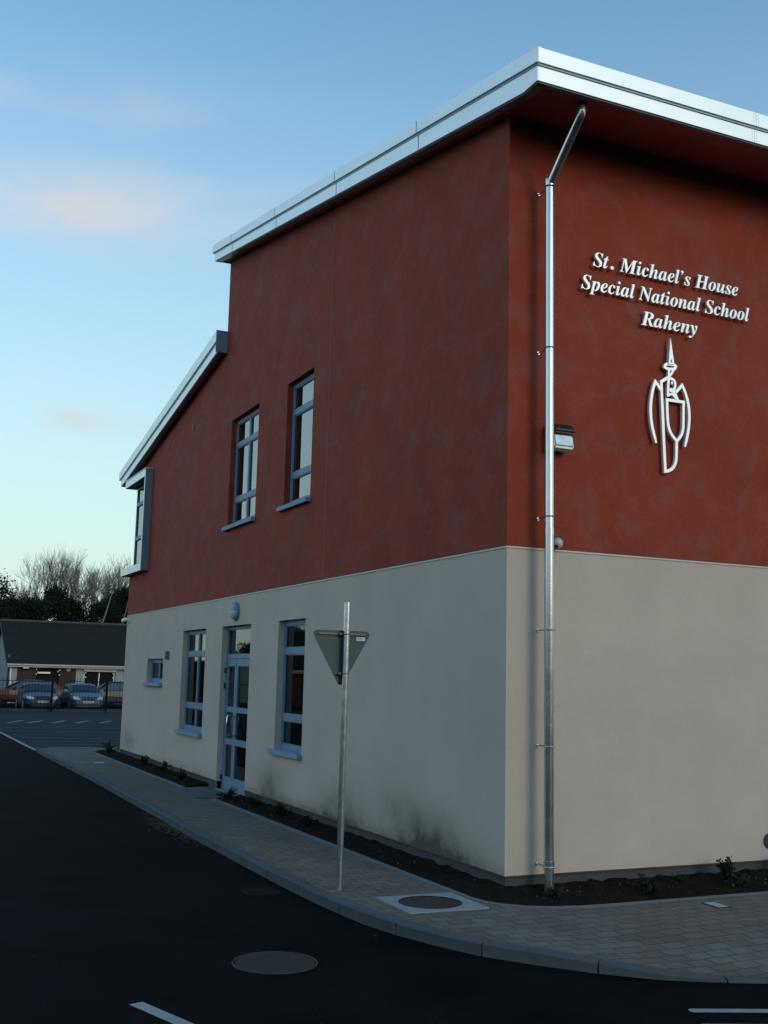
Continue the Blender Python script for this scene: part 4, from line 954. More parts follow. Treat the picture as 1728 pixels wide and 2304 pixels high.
# emblem
em = thing('emblem', 'white line emblem of a winged spire with a cup and staff below the sign lettering', 'emblem', (2.0, 0, 4.75))
ST = [["ring", 0.032, True, [[1.917, 5.189], [1.94, 5.2], [2.036, 5.204], [2.057, 5.191], [2.051, 5.17], [2.03, 5.152], [1.938, 5.147], [1.909, 5.162]]], ["neckL", 0.025, False, [[1.965, 5.144], [1.959, 5.061]]], ["neckR", 0.025, False, [[2.025, 5.142], [1.971, 5.067]]], ["roofbody", 0.033, False, [[1.967, 5.062], [1.858, 4.994], [1.86, 4.903], [1.871, 4.628], [1.882, 4.315], [1.895, 4.026], [1.956, 4.041], [2.008, 4.082], [2.04, 4.148], [2.048, 4.255], [2.05, 4.365]]], ["wingL", 0.033, False, [[1.86, 4.896], [1.78, 4.983], [1.751, 4.916], [1.727, 4.822], [1.712, 4.718], [1.711, 4.632], [1.72, 4.531], [1.742, 4.44], [1.78, 4.317]]], ["wingR", 0.033, False, [[2.047, 4.899], [2.135, 4.99], [2.169, 4.935], [2.2, 4.859], [2.221, 4.766], [2.229, 4.663], [2.218, 4.542], [2.194, 4.436], [2.16, 4.318]]], ["cup", 0.032, True, [[1.929, 4.805], [1.929, 4.69], [1.936, 4.557], [1.95, 4.487], [1.987, 4.425], [2.05, 4.368], [2.098, 4.414], [2.133, 4.477], [2.143, 4.55], [2.147, 4.661], [2.15, 4.807]]], ["faceV", 0.029, False, [[1.955, 5.054], [1.94, 4.854]]], ["loop", 0.029, False, [[1.963, 5.042], [2.005, 5.043], [2.04, 5.018], [2.043, 4.967], [2.02, 4.916], [1.97, 4.927]]], ["diag", 0.027, False, [[1.957, 4.916], [2.02, 4.896], [2.052, 4.864], [2.073, 4.815]]], ["arch", 0.025, False, [[1.93, 4.844], [1.976, 4.874], [2.015, 4.869], [2.048, 4.828]]], ["pearl", 0.029, False, [[1.985, 4.997], [2.008, 4.997]]]]
def stroke(pts, wd, closed, y0, y1, taper=False):
    P = [Vector((x - 2.0, 0, z - 4.75)) for x, z in pts]
    # round the corners a little by subdividing smooth bends
    n = len(P); Lf, Rt = [], []
    for i in range(n):
        a = P[(i - 1) % n] if (closed or i > 0) else None; b = P[(i + 1) % n] if (closed or i < n - 1) else None
        d0 = (P[i] - a).normalized() if a is not None else None; d1 = (b - P[i]).normalized() if b is not None else None
        if d0 is None: d0 = d1
        if d1 is None: d1 = d0
        d = (d0 + d1).normalized(); k = max(.34, math.sqrt(max(0, (1 + d0.dot(d1)) / 2)))
        nn = Vector((-d.z, 0, d.x)) * (wd / 2 / k)
        if taper and not closed and i == n - 1: nn *= .65
        Lf.append(P[i] + nn); Rt.append(P[i] - nn)
    mb = MB(); m_ = n if closed else n - 1
    F = lambda v, y: (v.x, y, v.z)
    for i in range(m_):
        j = (i + 1) % n
        mb.face([F(Lf[i], y0), F(Lf[j], y0), F(Rt[j], y0), F(Rt[i], y0)]); mb.face([F(Lf[i], y1), F(Lf[j], y1), F(Rt[j], y1), F(Rt[i], y1)])
        mb.face([F(Lf[i], y0), F(Lf[j], y0), F(Lf[j], y1), F(Lf[i], y1)]); mb.face([F(Rt[i], y0), F(Rt[j], y0), F(Rt[j], y1), F(Rt[i], y1)])
    if not closed:
        for i in (0, n - 1): mb.face([F(Lf[i], y0), F(Rt[i], y0), F(Rt[i], y1), F(Lf[i], y1)])
    return mb
def smooth_path(pts, closed, keep=.82):
    """Chaikin on gentle bends only, sharp corners stay"""
    n = len(pts); out = []
    for i in range(n):
        p = Vector(pts[i])
        if not closed and i in (0, n - 1): out.append(tuple(p)); continue
        a = Vector(pts[(i - 1) % n]); b = Vector(pts[(i + 1) % n])
        if (p - a).normalized().dot((b - p).normalized()) > keep: out.append(tuple(p.lerp(a, .25))); out.append(tuple(p.lerp(b, .25)))
        else: out.append(tuple(p))
    return out
NM = {'ring': 'collar', 'neckL': 'neck', 'neckR': 'neck', 'roofbody': 'body', 'wingL': 'wing', 'wingR': 'wing', 'cup': 'cup', 'faceV': 'figure', 'loop': 'figure', 'diag': 'figure', 'arch': 'figure', 'pearl': 'figure'}
for k, (nm, wd, cl, pts) in enumerate(ST):
    p = smooth_path(smooth_path(pts, cl, .6), cl, .6)
    stroke(p, wd, cl, -.060 - .0007 * k, -.030, nm.startswith('wing')).build(NM[nm], 'letter', em)
mb = MB()
o_ = [(1.981, 5.496), (1.949, 5.195), (2.026, 5.203)]; i_ = [(1.985, 5.262), (1.971, 5.218), (1.999, 5.220)]
F = lambda p, y: (p[0] - 2.0, y, p[1] - 4.75)
for y in (-.0735, -.03):
    for a in range(3):
        b = (a + 1) % 3; mb.face([F(o_[a], y), F(o_[b], y), F(i_[b], y), F(i_[a], y)])
for lp in (o_, i_):
    for a in range(3): b = (a + 1) % 3; mb.face([F(lp[a], -.0735), F(lp[b], -.0735), F(lp[b], -.03), F(lp[a], -.03)])
mb.build('spire', 'letter', em)

# ------------------------------------------------------------------ the road sign seen from behind
t = thing('give_way_sign', 'back of a grey triangular road sign on a galvanised pole at the kerb', 'road sign', (-1.404, .643, ZP))
lean = Vector((.002, 0, 1)).normalized()
MB().tube([(0, 0, -.02), lean * 2.675], .031, 20).build('pole', 'steel', t, smooth=True)
MB().disc(lean * 2.672, (0, 0, 1), .0325, .012, 20).build('pole_cap', mat('grey_cap', (.25, .26, .27), rough=.5), t, smooth=True)
def rtri(cx, cz, half, top, bot, r, y, seg=6):
    c = [Vector((cx - half, 0, top)), Vector((cx + half, 0, top)), Vector((cx, 0, bot))]; out = []
    for i in range(3):
        p = c[i]; a = (c[i - 1] - p).normalized(); b = (c[(i + 1) % 3] - p).normalized(); bis = (a + b).normalized()
        half_an = math.acos(max(-1, min(1, a.dot(b)))) / 2; cen = p + bis * (r / math.sin(half_an)); s = -a.cross(Vector((0, 1, 0))) ; 
        p0 = p + a * (r / math.tan(half_an)); p1 = p + b * (r / math.tan(half_an)); v0 = p0 - cen; v1 = p1 - cen
        for k in range(seg + 1):
            u = k / seg; v = (v0 * (1 - u) + v1 * u); v = v.normalized() * r if v.length > 1e-6 else v; q = cen + v; out.append((q.x, y, q.z))
    return out
dx = -1.425 + 1.404
poly = rtri(dx, 0, .32, 2.40, 1.845, .035, .060)
MB().prism(poly, (0, .004, 0)).build('sign_plate', mat('grey_sign_back', (.045, .066, .072), rough=.55, metal=.3, var=.06), t)
face = rtri(dx, 0, .318, 2.399, 1.847, .033, .0645); MB().face(face[::-1]).build('sign_face', mat('red_border_sheet', (.5, .03, .03), rough=.4), t, fix=False)
inner = rtri(dx, 0, .21, 2.335, 1.97, .02, .0655); MB().face(inner[::-1]).build('sign_field', mat('white_sheet', (.8, .8, .78), rough=.4), t, fix=False)
MB().box((dx - .245, .040, 2.358), (dx + .245, .059, 2.370)).box((dx - .245, .050, 2.370), (dx + .245, .059, 2.377)).build('rail', 'dull_steel', t)
MB().box((dx - .075, .040, 1.982), (dx + .055, .059, 1.994)).build('rail', 'dull_steel', t)
for z in (2.365, 1.988):
    mb = MB().tube([(math.cos(a) * .034, math.sin(a) * .034, z) for a in [2 * math.pi * k / 20 for k in range(21)]], .005, 6, cap=False)
    mb.box((-.062, .018, z - .012), (-.030, .042, z + .012)); mb.disc((-.050, .018, z), (0, -1, 0), .008, .012, 8)
    mb.build('clamp', 'dull_steel', t)
MB().box((dx + .155, .0565, 2.308), (dx + .245, .0595, 2.343)).build('sticker', mat('white_sticker', (.55, .58, .57), rough=.5, var=.2, vscale=60), t)
MB().box((dx + .165, .0560, 2.316), (dx + .232, .0562, 2.321)).box((dx + .165, .0560, 2.328), (dx + .226, .0562, 2.335)).build('sticker_print', mat('grey_print', (.25, .27, .27), rough=.6), t)

# ------------------------------------------------------------------ low plants in the beds
def tuft(name, loc, h, wd, n, seed, label, group, mm='leaf'):
    rnd = random.Random(seed); mb = MB()
    sprigs = [(rnd.uniform(0, 6.283), rnd.uniform(.1, 1.25), rnd.uniform(.45, 1.15)) for _ in range(13)]
    for _ in range(int(n * .6)):
        a, lean, hh = rnd.choice(sprigs); u = rnd.random() ** .8
        rr = wd * lean * u * (.6 + .4 * u); x, y = math.cos(a) * rr + rnd.gauss(0, .012), math.sin(a) * rr + rnd.gauss(0, .012)
        z = h * hh * u * (1 - .35 * u * lean) + rnd.gauss(0, .008); s = rnd.uniform(.008, .022)
        d1 = Vector((rnd.uniform(-1, 1), rnd.uniform(-1, 1), rnd.uniform(-.2, 1))).normalized() * s; d2 = Vector((rnd.uniform(-1, 1), rnd.uniform(-1, 1), rnd.uniform(-1, 1))).normalized(); d2 = (d2 - d1 * d2.dot(d1) / d1.length_squared).normalized() * s * .45
        c = Vector((x, y, z)); mb.face([c - d1, c - d2, c + d1, c + d2])
    o = thing(name, label, 'plant', loc, rnd.uniform(0, 6), group)
    mb.build('foliage', mm, o, fix=False)
    st = MB()
    for k in range(7):
        a = rnd.uniform(0, 6.28); st.tube([(0, 0, -.01), (math.cos(a) * wd * .35, math.sin(a) * wd * .35, h * .5), (math.cos(a) * wd * .6, math.sin(a) * wd * .6, h * .85)], [.004, .003, .002], 5)
    st.build('stem', 'litter', o)
    return o
zb = ZP + .03
gr = 'low plants in the bed along the right wall'
for i, (x, y, h, wd, lb) in enumerate([
    (.26, -.45, .10, .10, 'low green plant at the foot of the downpipe'),
    (1.30, -.40, .15, .10, 'low plant right of the downpipe, first of a close pair'),
    (1.22, -.62, .11, .12, 'low plant nearest the paving, in front of the close pair'),
    (2.42, -.28, .22, .13, 'taller bushy plant against the plinth under the emblem'),
    (2.33, -.55, .14, .13, 'low spreading plant in front of the taller bushy one'),
    (3.28, -.25, .25, .15, 'bushy plant against the plinth at the right edge'),
    (3.25, -.55, .13, .12, 'low plant at the right edge beside the paving'),
    (1.85, -.25, .09, .09, 'tiny plant against the plinth left of the taller bushy one')]):
    tuft('bedding_plant', (x, y, zb), h, wd, int(900 * h / .15), 30 + i, lb, gr)
gl_ = 'low plants in the bed along the left wall'
for i, (x, y, h, wd, lb) in enumerate([
    (-.30, 7.75, .22, .16, 'bushy green plant right beside the door landing'),
    (-.22, 6.7, .17, .12, 'small plant in the bed below the tall three pane window'),
    (-.2, 5.7, .2, .14, 'plant in the bed under the near edge of the tall window'),
    (-.2, 4.6, .14, .14, 'plant in the bed behind the sign pole'),
    (-.2, 11.0, .2, .13, 'plant in the bed below the six pane ground floor window'),
    (-.15, 12.6, .23, .13, 'dark plant in the bed left of the six pane window'),
    (-.15, 14.2, .22, .13, 'dark plant in the bed below the small window'),
    (-.2, 17.6, .3, .2, 'clump of plants at the far end of the bed')]):
    tuft('bedding_plant', (x, y, zb), h, wd, int(900 * h / .15), 60 + i, lb, gl_)

# ------------------------------------------------------------------ fence along the far car park
t = thing('railing_fence', 'dark vertical bar railing in front of the parked cars', 'fence', (0, 46.6, -.3))
mb = MB()
xx = -20.0
for k in range(300): mb.box((xx, -.007, .12), (xx + .014, .007, 1.68)); xx += .15
mb.build('bars', 'matt_black', t)['kind'] = 'stuff'
MB().box((-20, -.033, .22), (25, -.010, .25)).box((-20, -.033, 1.5), (25, -.010, 1.53)).build('rail', 'matt_black', t)
for x in (-7.1, -4.7, -2.3, .1, 2.72, 5.32, 8.0, 10.6):
    MB().box((x - .04, .012, 0), (x + .04, .092, 1.72)).build('post', 'matt_black', t)

# ------------------------------------------------------------------ parked cars
MT['tyre'] = mat('tyre_rubber', (.012, .012, .012), rough=.9)
MT['rim'] = mat('alloy_rim', (.45, .46, .47), rough=.35, metal=.8)
MT['car_glass'] = mat('car_glass', (.010, .014, .018), rough=.06, spec=.9)
MT['lamp'] = mat('headlamp_glass', (.50, .53, .55), rough=.12, spec=.8)
MT['plate'] = mat('number_plate', (.55, .55, .50), rough=.5)
MT['tail'] = mat('red_lamp', (.25, .01, .01), rough=.2)
def car(name, label, loc, rz, paint, L_=4.0, W=1.70, H=1.40, hatch=True, low=0.0):
    """nose towards local -Y"""
    t = thing(name, label, 'car', loc, rz, 'cars parked behind the railing fence')
    hw = W / 2
    # (y, z of bonnet line / belt, half width)
    side = [(-L_/2, .42, .60), (-L_/2 + .05, .58, .74), (-L_/2 + .25, .70, .88), (-L_/2 + .95, .86, .97), (-.75, .92, 1.0), (.3, .94, 1.0), (L_/2 - .55, .96, .98), (L_/2 - .15, .93, .92), (L_/2, .72, .80)]
    mb = MB(); rows = []
    for y, zt_, f in side:
        w_ = hw * f
        rows.append([(-w_ * .92, y, .22), (-w_, y, .36), (-w_ * 1.0, y, min(.62, zt_ - .04)), (-w_ * .95, y, zt_ - .03), (-w_ * .80, y, zt_), (0, y, zt_ + .025), (w_ * .80, y, zt_), (w_ * .95, y, zt_ - .03), (w_, y, min(.62, zt_ - .04)), (w_, y, .36), (w_ * .92, y, .22)])
    for a, b in zip(rows, rows[1:]):
        for k in range(10): mb.face([a[k], b[k], b[k + 1], a[k + 1]])
        mb.face([a[10], b[10], b[0], a[0]])
    mb.face(rows[0][::-1]); mb.face(rows[-1])
    body = mb.build('body', paint, t, smooth=True)
    # cabin: roof on pillars
    yb = L_/2 - (.10 if hatch else .75); yr = L_/2 - (.55 if hatch else 1.25)
    cab = [(-.85, .93, .80, .90), (-.12, H - .05, .62, .86), (.55, H, .62, .86), (yr, H - .05, .60, .84), (yb, .95, .74, .86)]
    prof = [(-.90, .90), (-.18, H - .06), (.0, H - .015), (.55, H), (yr, H - .06), (yb, .93)]
    mb = MB(); rows = []
    for y, z in prof:
        u = (z - .9) / (H - .9); w_ = hw * (.93 - .20 * u); rows.append([(-hw * .93, y, .90), (-w_, y, z - .03 * u), (-w_ * .8, y, z), (0, y, z + .012 * u), (w_ * .8, y, z), (w_, y, z - .03 * u), (hw * .93, y, .90)])
    for a, b in zip(rows, rows[1:]):
        for k in range(6): mb.face([a[k], b[k], b[k + 1], a[k + 1]])
    mb.build('roof', paint, t, smooth=True)
    def P(y, z, s): u = (z - .9) / (H - .9); return (s * (hw * (.93 - .20 * u) + .006), y, z)
    mb = MB(); nz = Vector((0, -(H - .96), .72)).normalized() * .012
    def ws(u, x): y = -.90 + .72 * u; z = .90 + (H - .96) * u; w_ = hw * (.93 - .20 * u) * .9; return Vector((x * w_, y, z + (1 - x * x) * .012)) + nz
    for i in range(6):
        a, b = -1 + i / 3, -1 + (i + 1) / 3; mb.face([ws(.08, a), ws(.08, b), ws(.93, b), ws(.93, a)])
    mb.build('windscreen', 'car_glass', t, smooth=True)
    for s in (-1, 1):
        mb = MB(); mb.face([P(-.62, .98, s), P(-.08, H - .12, s), (P(.30, H - .10, s)), P(.30, .98, s)]); mb.face([P(.38, .98, s), P(.38, H - .10, s), P(yr - .08, H - .13, s), P(yb - .32, .98, s)])
        mb.build('side_window', 'car_glass', t, fix=False)
        MB().prism([(s * (hw * .97), -.55, .93), (s * (hw * .97), -.42, .93), (s * (hw * .97), -.42, 1.05), (s * (hw * .97), -.52, 1.05)], (s * .17, 0, 0)).build('mirror', paint, t, bevel=.01)
        mb = MB(); yf = -L_ / 2
        mb.prism([(s * hw * .50, yf + .015, .56), (s * hw * .72, yf + .06, .55), (s * hw * .885, yf + .26, .60), (s * hw * .86, yf + .30, .72), (s * hw * .60, yf + .12, .69), (s * hw * .48, yf + .05, .62)], (0, -.03, .02)); mb.build('headlight', 'lamp', t, bevel=.008)
        MB().box((s * hw * .62, L_ / 2 - .02, .66), (s * hw * .84, L_ / 2 + .012, .86)).build('tail_light', 'tail', t, bevel=.006)
    mb = MB(); yf = -L_ / 2; mb.box((-hw * .30, yf - .012, .545), (hw * .30, yf + .03, .60)); mb.build('grille', 'black', t)
    MB().box((-hw * .55, yf - .012, .27), (hw * .55, yf + .03, .375)).build('air_intake', 'black', t)
    MB().box((-.26, yf - .030, .405), (.26, yf - .013, .51)).build('number_plate', 'plate', t)
    g = MB()
    for k, x in enumerate((-.19, -.14, -.06, .03, .08, .13, .18)): g.box((x - .012, yf - .033, .43), (x + .016, yf - .0305, .485))
    g.build('plate_characters', 'black', t)
    for s in (-1, 1):
        for y in (-L_ / 2 + .72, L_ / 2 - .68):
            wr = .30; x0_ = s * (hw - .165)
            wh = MB().disc((x0_, y, wr), (s, 0, 0), wr, .175, 28).build('wheel', 'tyre', t, smooth=True)
            MB().disc((x0_ + s * .176, y, wr), (s, 0, 0), wr * .64, .006, 24).build('rim', 'rim', wh)
            MB().disc((x0_ + s * .1825, y, wr), (s, 0, 0), wr * .2, .008, 12).build('hub_cap', 'black', wh)
    return t
def paint(nm, c): return mat(nm, c, rough=.42, spec=.3, coat=.12, var=.03)
zc = ZR + .012
car('parked_car', 'dark blue hatchback facing the railing, left of the two nose-on cars', (2.36, 49.0, zc), 0, paint('blue_paint', (.010, .026, .062)), H=1.33, W=1.66)
car('parked_car', 'pale blue hatchback facing the railing, right of the two nose-on cars', (4.56, 49.1, zc), 0, paint('pale_blue_paint', (.035, .075, .12)), H=1.33, W=1.66)
car('parked_car', 'dark red car parked side-on at the left behind the others', (2.3, 54.6, zc), R(-90), paint('red_paint', (.045, .004, .004)), L_=4.3, H=1.42)
car('parked_car', 'dark grey blue car parked side-on, roof showing above the pale blue one', (6.9, 53.6, zc), R(-90), paint('grey_blue_paint', (.012, .018, .028)), L_=4.2, H=1.42)

# ------------------------------------------------------------------ bungalow beyond the car park
bt = mat('dark_red_brick', (.115, .045, .032), rough=.9); t_ = bt.node_tree
br = t_.nodes.new('ShaderNodeTexBrick'); br.inputs['Scale'].default_value = 1; br.inputs['Brick Width'].default_value = .225; br.inputs['Row Height'].default_value = .075; br.inputs['Mortar Size'].default_value = .007
br.inputs['Color1'].default_value = (.042, .016, .012, 1); br.inputs['Color2'].default_value = (.028, .012, .010, 1); br.inputs['Mortar'].default_value = (.06, .05, .045, 1)
mp = t_.nodes.new('ShaderNodeMapping'); mp.inputs['Rotation'].default_value = (R(90), 0, 0); t_.links.new(t_.nodes['TC'].outputs['Object'], mp.inputs[0]); t_.links.new(mp.outputs[0], br.inputs['Vector']); t_.links.new(br.outputs['Color'], t_.nodes['Principled BSDF'].inputs['Base Color'])
tm = mat('dark_roof_tiles', (.016, .0165, .015), rough=.85, spec=.15, var=.25, vscale=3); t_ = tm.node_tree
wv = t_.nodes.new('ShaderNodeTexWave'); wv.bands_direction = 'Y'; wv.inputs['Scale'].default_value = .95; wv.inputs['Distortion'].default_value = .15
t_.links.new(t_.nodes['TC'].outputs['Object'], wv.inputs['Vector']); bp = t_.nodes.new('ShaderNodeBump'); bp.inputs['Strength'].default_value = .8; bp.inputs['Distance'].default_value = .05; t_.links.new(wv.outputs['Fac'], bp.inputs['Height']); t_.links.new(bp.outputs[0], t_.nodes['Principled BSDF'].inputs['Normal'])
hb = thing('bungalow', 'low brick bungalow with a dark tiled roof and white gable behind the parked cars', 'house', (2.2, 60, ZR))
W_, DD, EV, RG = 15.0, 10.0, 2.35, 5.02
mb = MB(); th = .25
op = [(1.50, 2.84, 0, 2.03), (4.27, 6.20, .85, 1.98)]
xb = [.40, 1.50, 2.84, 3.82, 4.27, 6.20, 6.7, W_]
def seg(a, b, z0, z1): mb.box((a, 0, z0), (b, th, z1))
seg(.40, 1.50, 0, EV - .1); seg(1.50, 2.84, 2.03, EV - .1); seg(2.84, 3.82, 0, EV - .1); seg(4.27, 6.20, 0, .85); seg(4.27, 6.20, 1.98, EV - .1); seg(6.7, W_, 0, EV - .1)
mb.build('wall', bt, hb)
wm = MT['white_metal']; ww = mat('white_wall_render', (.27, .29, .29), rough=.9, var=.05)
for a, b in ((.0, .40), (3.82, 4.27), (6.20, 6.7)): MB().box((a, -.02, 0), (b, th, EV - .1)).build('pier', ww, hb)
for a in (0, W_ - .25): MB().prism([(a, th, 0), (a, DD, 0), (a, DD, EV), (a, DD / 2, RG - .2), (a, th, EV)], (.25, 0, 0)).build('gable_wall', ww, hb)
MB().box((.25, DD - .2, 0), (W_ - .25, DD, EV)).build('wall', bt, hb)
r_ = MB(); r_.prism([(-.25, -.35, EV - .05), (-.25, DD / 2, RG), (-.25, DD / 2, RG - .12), (-.25, -.35, EV - .17)], (W_ + .5, 0, 0)); r_.prism([(-.25, DD + .35, EV - .05), (-.25, DD / 2 + .001, RG), (-.25, DD / 2 + .001, RG - .12), (-.25, DD + .35, EV - .17)], (W_ + .5, 0, 0))
rr = r_.build('roof', tm, hb)
MB().tube([(-.25, DD / 2, RG + .02), (W_ + .25, DD / 2, RG + .02)], .09, 10).build('ridge', mat('ridge_tile', (.05, .05, .05), rough=.8), rr)
MB().prism([(-.27, -.36, EV - .19), (-.27, DD / 2, RG - .14), (-.27, DD / 2, RG + .0), (-.27, -.36, EV - .03)], (.02, 0, 0)).prism([(-.27, DD + .36, EV - .19), (-.27, DD / 2, RG - .14), (-.27, DD / 2, RG + .0), (-.27, DD + .36, EV - .03)], (.02, 0, 0)).build('bargeboard', mat('dark_barge', (.06, .075, .075), rough=.7), rr)
MB().box((-.2, -.37, EV - .22), (W_ + .2, -.352, EV - .07)).build('fascia', mat('white_fascia', (.42, .43, .43), rough=.5), hb)
MB().tube([(-.25, -.42, EV - .10), (W_ + .25, -.42, EV - .10)], .055, 8).build('gutter', mat('white_gutter', (.40, .41, .41), rough=.4), hb)
MB().tube([(.03, -.42, EV - .12), (.03, -.05, EV - .35), (.03, -.05, .0)], .04, 8).build('downpipe', wm, hb)
MB().tube([(-.06, .45, EV + .5), (-.06, .45, 0)], .06, 8).build('downpipe', mat('blue_pipe', (.03, .07, .22), rough=.4), hb)
MB().box((-.25, -.352, EV - .23), (W_, 0, EV - .222)).build('soffit', wm, hb)
dk = mat('dark_opening', (.006, .006, .007), rough=.6, spec=.1)
MB().box((1.50, .18, 0), (2.84, .2, 2.03)).build('door', dk, hb)
wn = MB().box((4.27, .16, .85), (6.20, .2, 1.98)).build('window', dk, hb); [MB().box((a, .12, .86), (a + .06, .159, 1.97)).build('frame', wm, wn) for a in (4.30, 5.2, 6.11)]
MB().box((4.27, -.12, 1.94), (6.22, -.022, 2.17)).build('shutter_box', mat('cream_shutter_box', (.42, .42, .36), rough=.6), hb)
MB().box((1.57, -.06, 1.76), (2.30, .12, 1.86)).build('door_header', wm, hb)
for x, z in ((1.50, 2.0), (1.50, 1.72), (2.84, 1.98), (2.84, 1.70), (2.84, .95), (2.75, 1.9), (4.40, 1.86), (4.40, 1.60), (6.05, 1.84), (6.05, 1.58)):
    MB().disc((x, -.03, z), (0, -1, 0), .035, .03, 10).build('bracket', wm, hb)
MB().disc((3.35, 0, 2.05), (0, -1, 0), .14, .12, 16).build('wall_lamp', mat('grey_lamp', (.2, .22, .22), rough=.5), hb)
MB().box((.7, -.30, EV - .31), (1.0, -.05, EV - .232)).build('sensor_box', wm, hb)

# ------------------------------------------------------------------ trees
MT['bark'] = mat('grey_brown_bark', (.075, .068, .055), rough=.95, var=.2)
MT['evergreen'] = mat('dark_evergreen_foliage', (.011, .018, .010), rough=.9, spec=.1, var=.35, vscale=.8)
MT['pale_bark'] = mat('pale_twig_bark', (.15, .145, .12), rough=.95, var=.2)
def bare_mesh(seed, H=9.5, fork=2.0, spread=.33):
    rnd = random.Random(seed); mb = MB(); tw = MB()
    def seg(m, a, b, r0, r1, n):
        m.tube([a, b], [r0, r1], n, cap=False)
    def grow(p, d, ln, r, lvl):
        q = p + d * ln; seg(mb if lvl < 2 else tw, p, q, r, r * .72, 5 if lvl < 2 else 3)
        if lvl >= 6: return
        k = 2 if lvl < 1 else rnd.choice((2, 3, 3))
        for _ in range(k):
            e = Vector((rnd.gauss(0, 1), rnd.gauss(0, 1), rnd.gauss(.2, .6))); e = (e - d * e.dot(d)).normalized()
            nd = (d + e * rnd.uniform(.18, .55) * (1 + spread) + Vector((0, 0, .22))).normalized(); grow(q, nd, ln * rnd.uniform(.66, .92), r * .60, lvl + 1)
        if lvl > 1:
            for _ in range(4):
                u = rnd.uniform(.1, .95); e = Vector((rnd.gauss(0, 1), rnd.gauss(0, 1), rnd.gauss(.6, .6))).normalized(); a = p.lerp(q, u); seg(tw, a, a + (d * .6 + e * .7).normalized() * ln * rnd.uniform(.4, .8), max(r * .3, .012), .008, 3)
    grow(Vector((0, 0, 0)), Vector((rnd.uniform(-.06, .06), rnd.uniform(-.06, .06), 1)).normalized(), H * .24, H * .017, 0)
    return mb, tw
def make_bare(seed, loc, label, sc=1.0):
    mb, tw = bare_mesh(seed); t = thing('bare_tree', label, 'tree', loc, 0, 'bare trees behind the bungalow'); t.scale = (sc,) * 3
    mb.build('trunk', 'bark', t, fix=False); tw.build('crown', 'pale_bark', t, fix=False); return t
bases = [make_bare(s, (0, 0, 0), '') for s in (1, 2, 3)]
def make_ever(seed, H, Wd, loc, label, n=15000, conic=.5):
    rnd = random.Random(seed); t = thing('evergreen_tree', label, 'tree', loc, 0, 'evergreen trees behind the bungalow')
    cl = []
    for _ in range(90):
        z = rnd.uniform(.08, 1.0); rad = Wd * (1 - conic * z) * math.sqrt(max(0.03, 1 - (max(0, z - .55) / .47) ** 2)); a = rnd.uniform(0, 6.283); r_ = rad * rnd.uniform(.3, 1)
        cl.append((Vector((math.cos(a) * r_, math.sin(a) * r_, z * H * .95)), rnd.uniform(.35, .8) * Wd * .38))
    mb = MB()
    for _ in range(n):
        c, s = rnd.choice(cl); v = Vector((rnd.gauss(0, 1), rnd.gauss(0, 1), rnd.gauss(0, 1))).normalized() * s * rnd.choice((rnd.uniform(.4, 1.0), rnd.uniform(.6, 1.0), rnd.uniform(.8, 1.7))); p = c + v
        if p.z < .1: continue
        k = rnd.uniform(.05, .12); d1 = Vector((rnd.gauss(0, 1), rnd.gauss(0, 1), rnd.gauss(0, .7))).normalized() * k; d2 = d1.cross(Vector((rnd.gauss(0, 1), rnd.gauss(0, 1), rnd.gauss(0, 1)))).normalized() * k * .6
        mb.face([p - d1, p - d2, p + d1, p + d2])
    # spiky leader shoots
    for _ in range(260):
        a = rnd.uniform(0, 6.28); r_ = rnd.uniform(0, Wd * .45); p = Vector((math.cos(a) * r_, math.sin(a) * r_, H * rnd.uniform(.8, .97))); mb.face([p + Vector((-.035, 0, 0)), p + Vector((.035, 0, 0)), p + Vector((rnd.uniform(-.15, .15), 0, rnd.uniform(.25, .7)))])
    mb.build('crown', 'evergreen', t, fix=False)
    MB().tube([(0, 0, 0), (0, 0, H * .8)], [.18, .05], 8).build('trunk', 'bark', t); return t
gz = -.3
evs = [
    (1.6, 71, 8.5, 3.0, 'broad dark evergreen at the left edge, tallest of the evergreens in view'),
    (5.1, 74, 7.6, 2.4, 'evergreen rising over the left end of the bungalow ridge'),
    (6.9, 76, 8.3, 2.0, 'narrow spiky evergreen left of the middle of the bungalow ridge'),
    (8.3, 77, 7.9, 2.1, 'evergreen behind the middle of the bungalow ridge'),
    (10.2, 75, 7.7, 2.5, 'low rounded evergreen right of the middle of the bungalow ridge'),
    (12.0, 76, 8.4, 2.2, 'evergreen next to the red wall above the bungalow'),
    (13.6, 74, 8.7, 2.4, 'rounded evergreen half hidden by the far end of the school'),
    (3.9, 77, 7.8, 2.4, 'evergreen between the broad tree and the bungalow ridge end'),
    (15.6, 76, 8.2, 2.6, 'evergreen hidden behind the far end of the school')]
for i, (x, y, h, wd, lb) in enumerate(evs): make_ever(11 + i, h * (.96 if i == 0 else 1.0 if i in (2, 5) else .93), wd, (x, y, gz), lb, conic=.25 if i != 2 else .6)
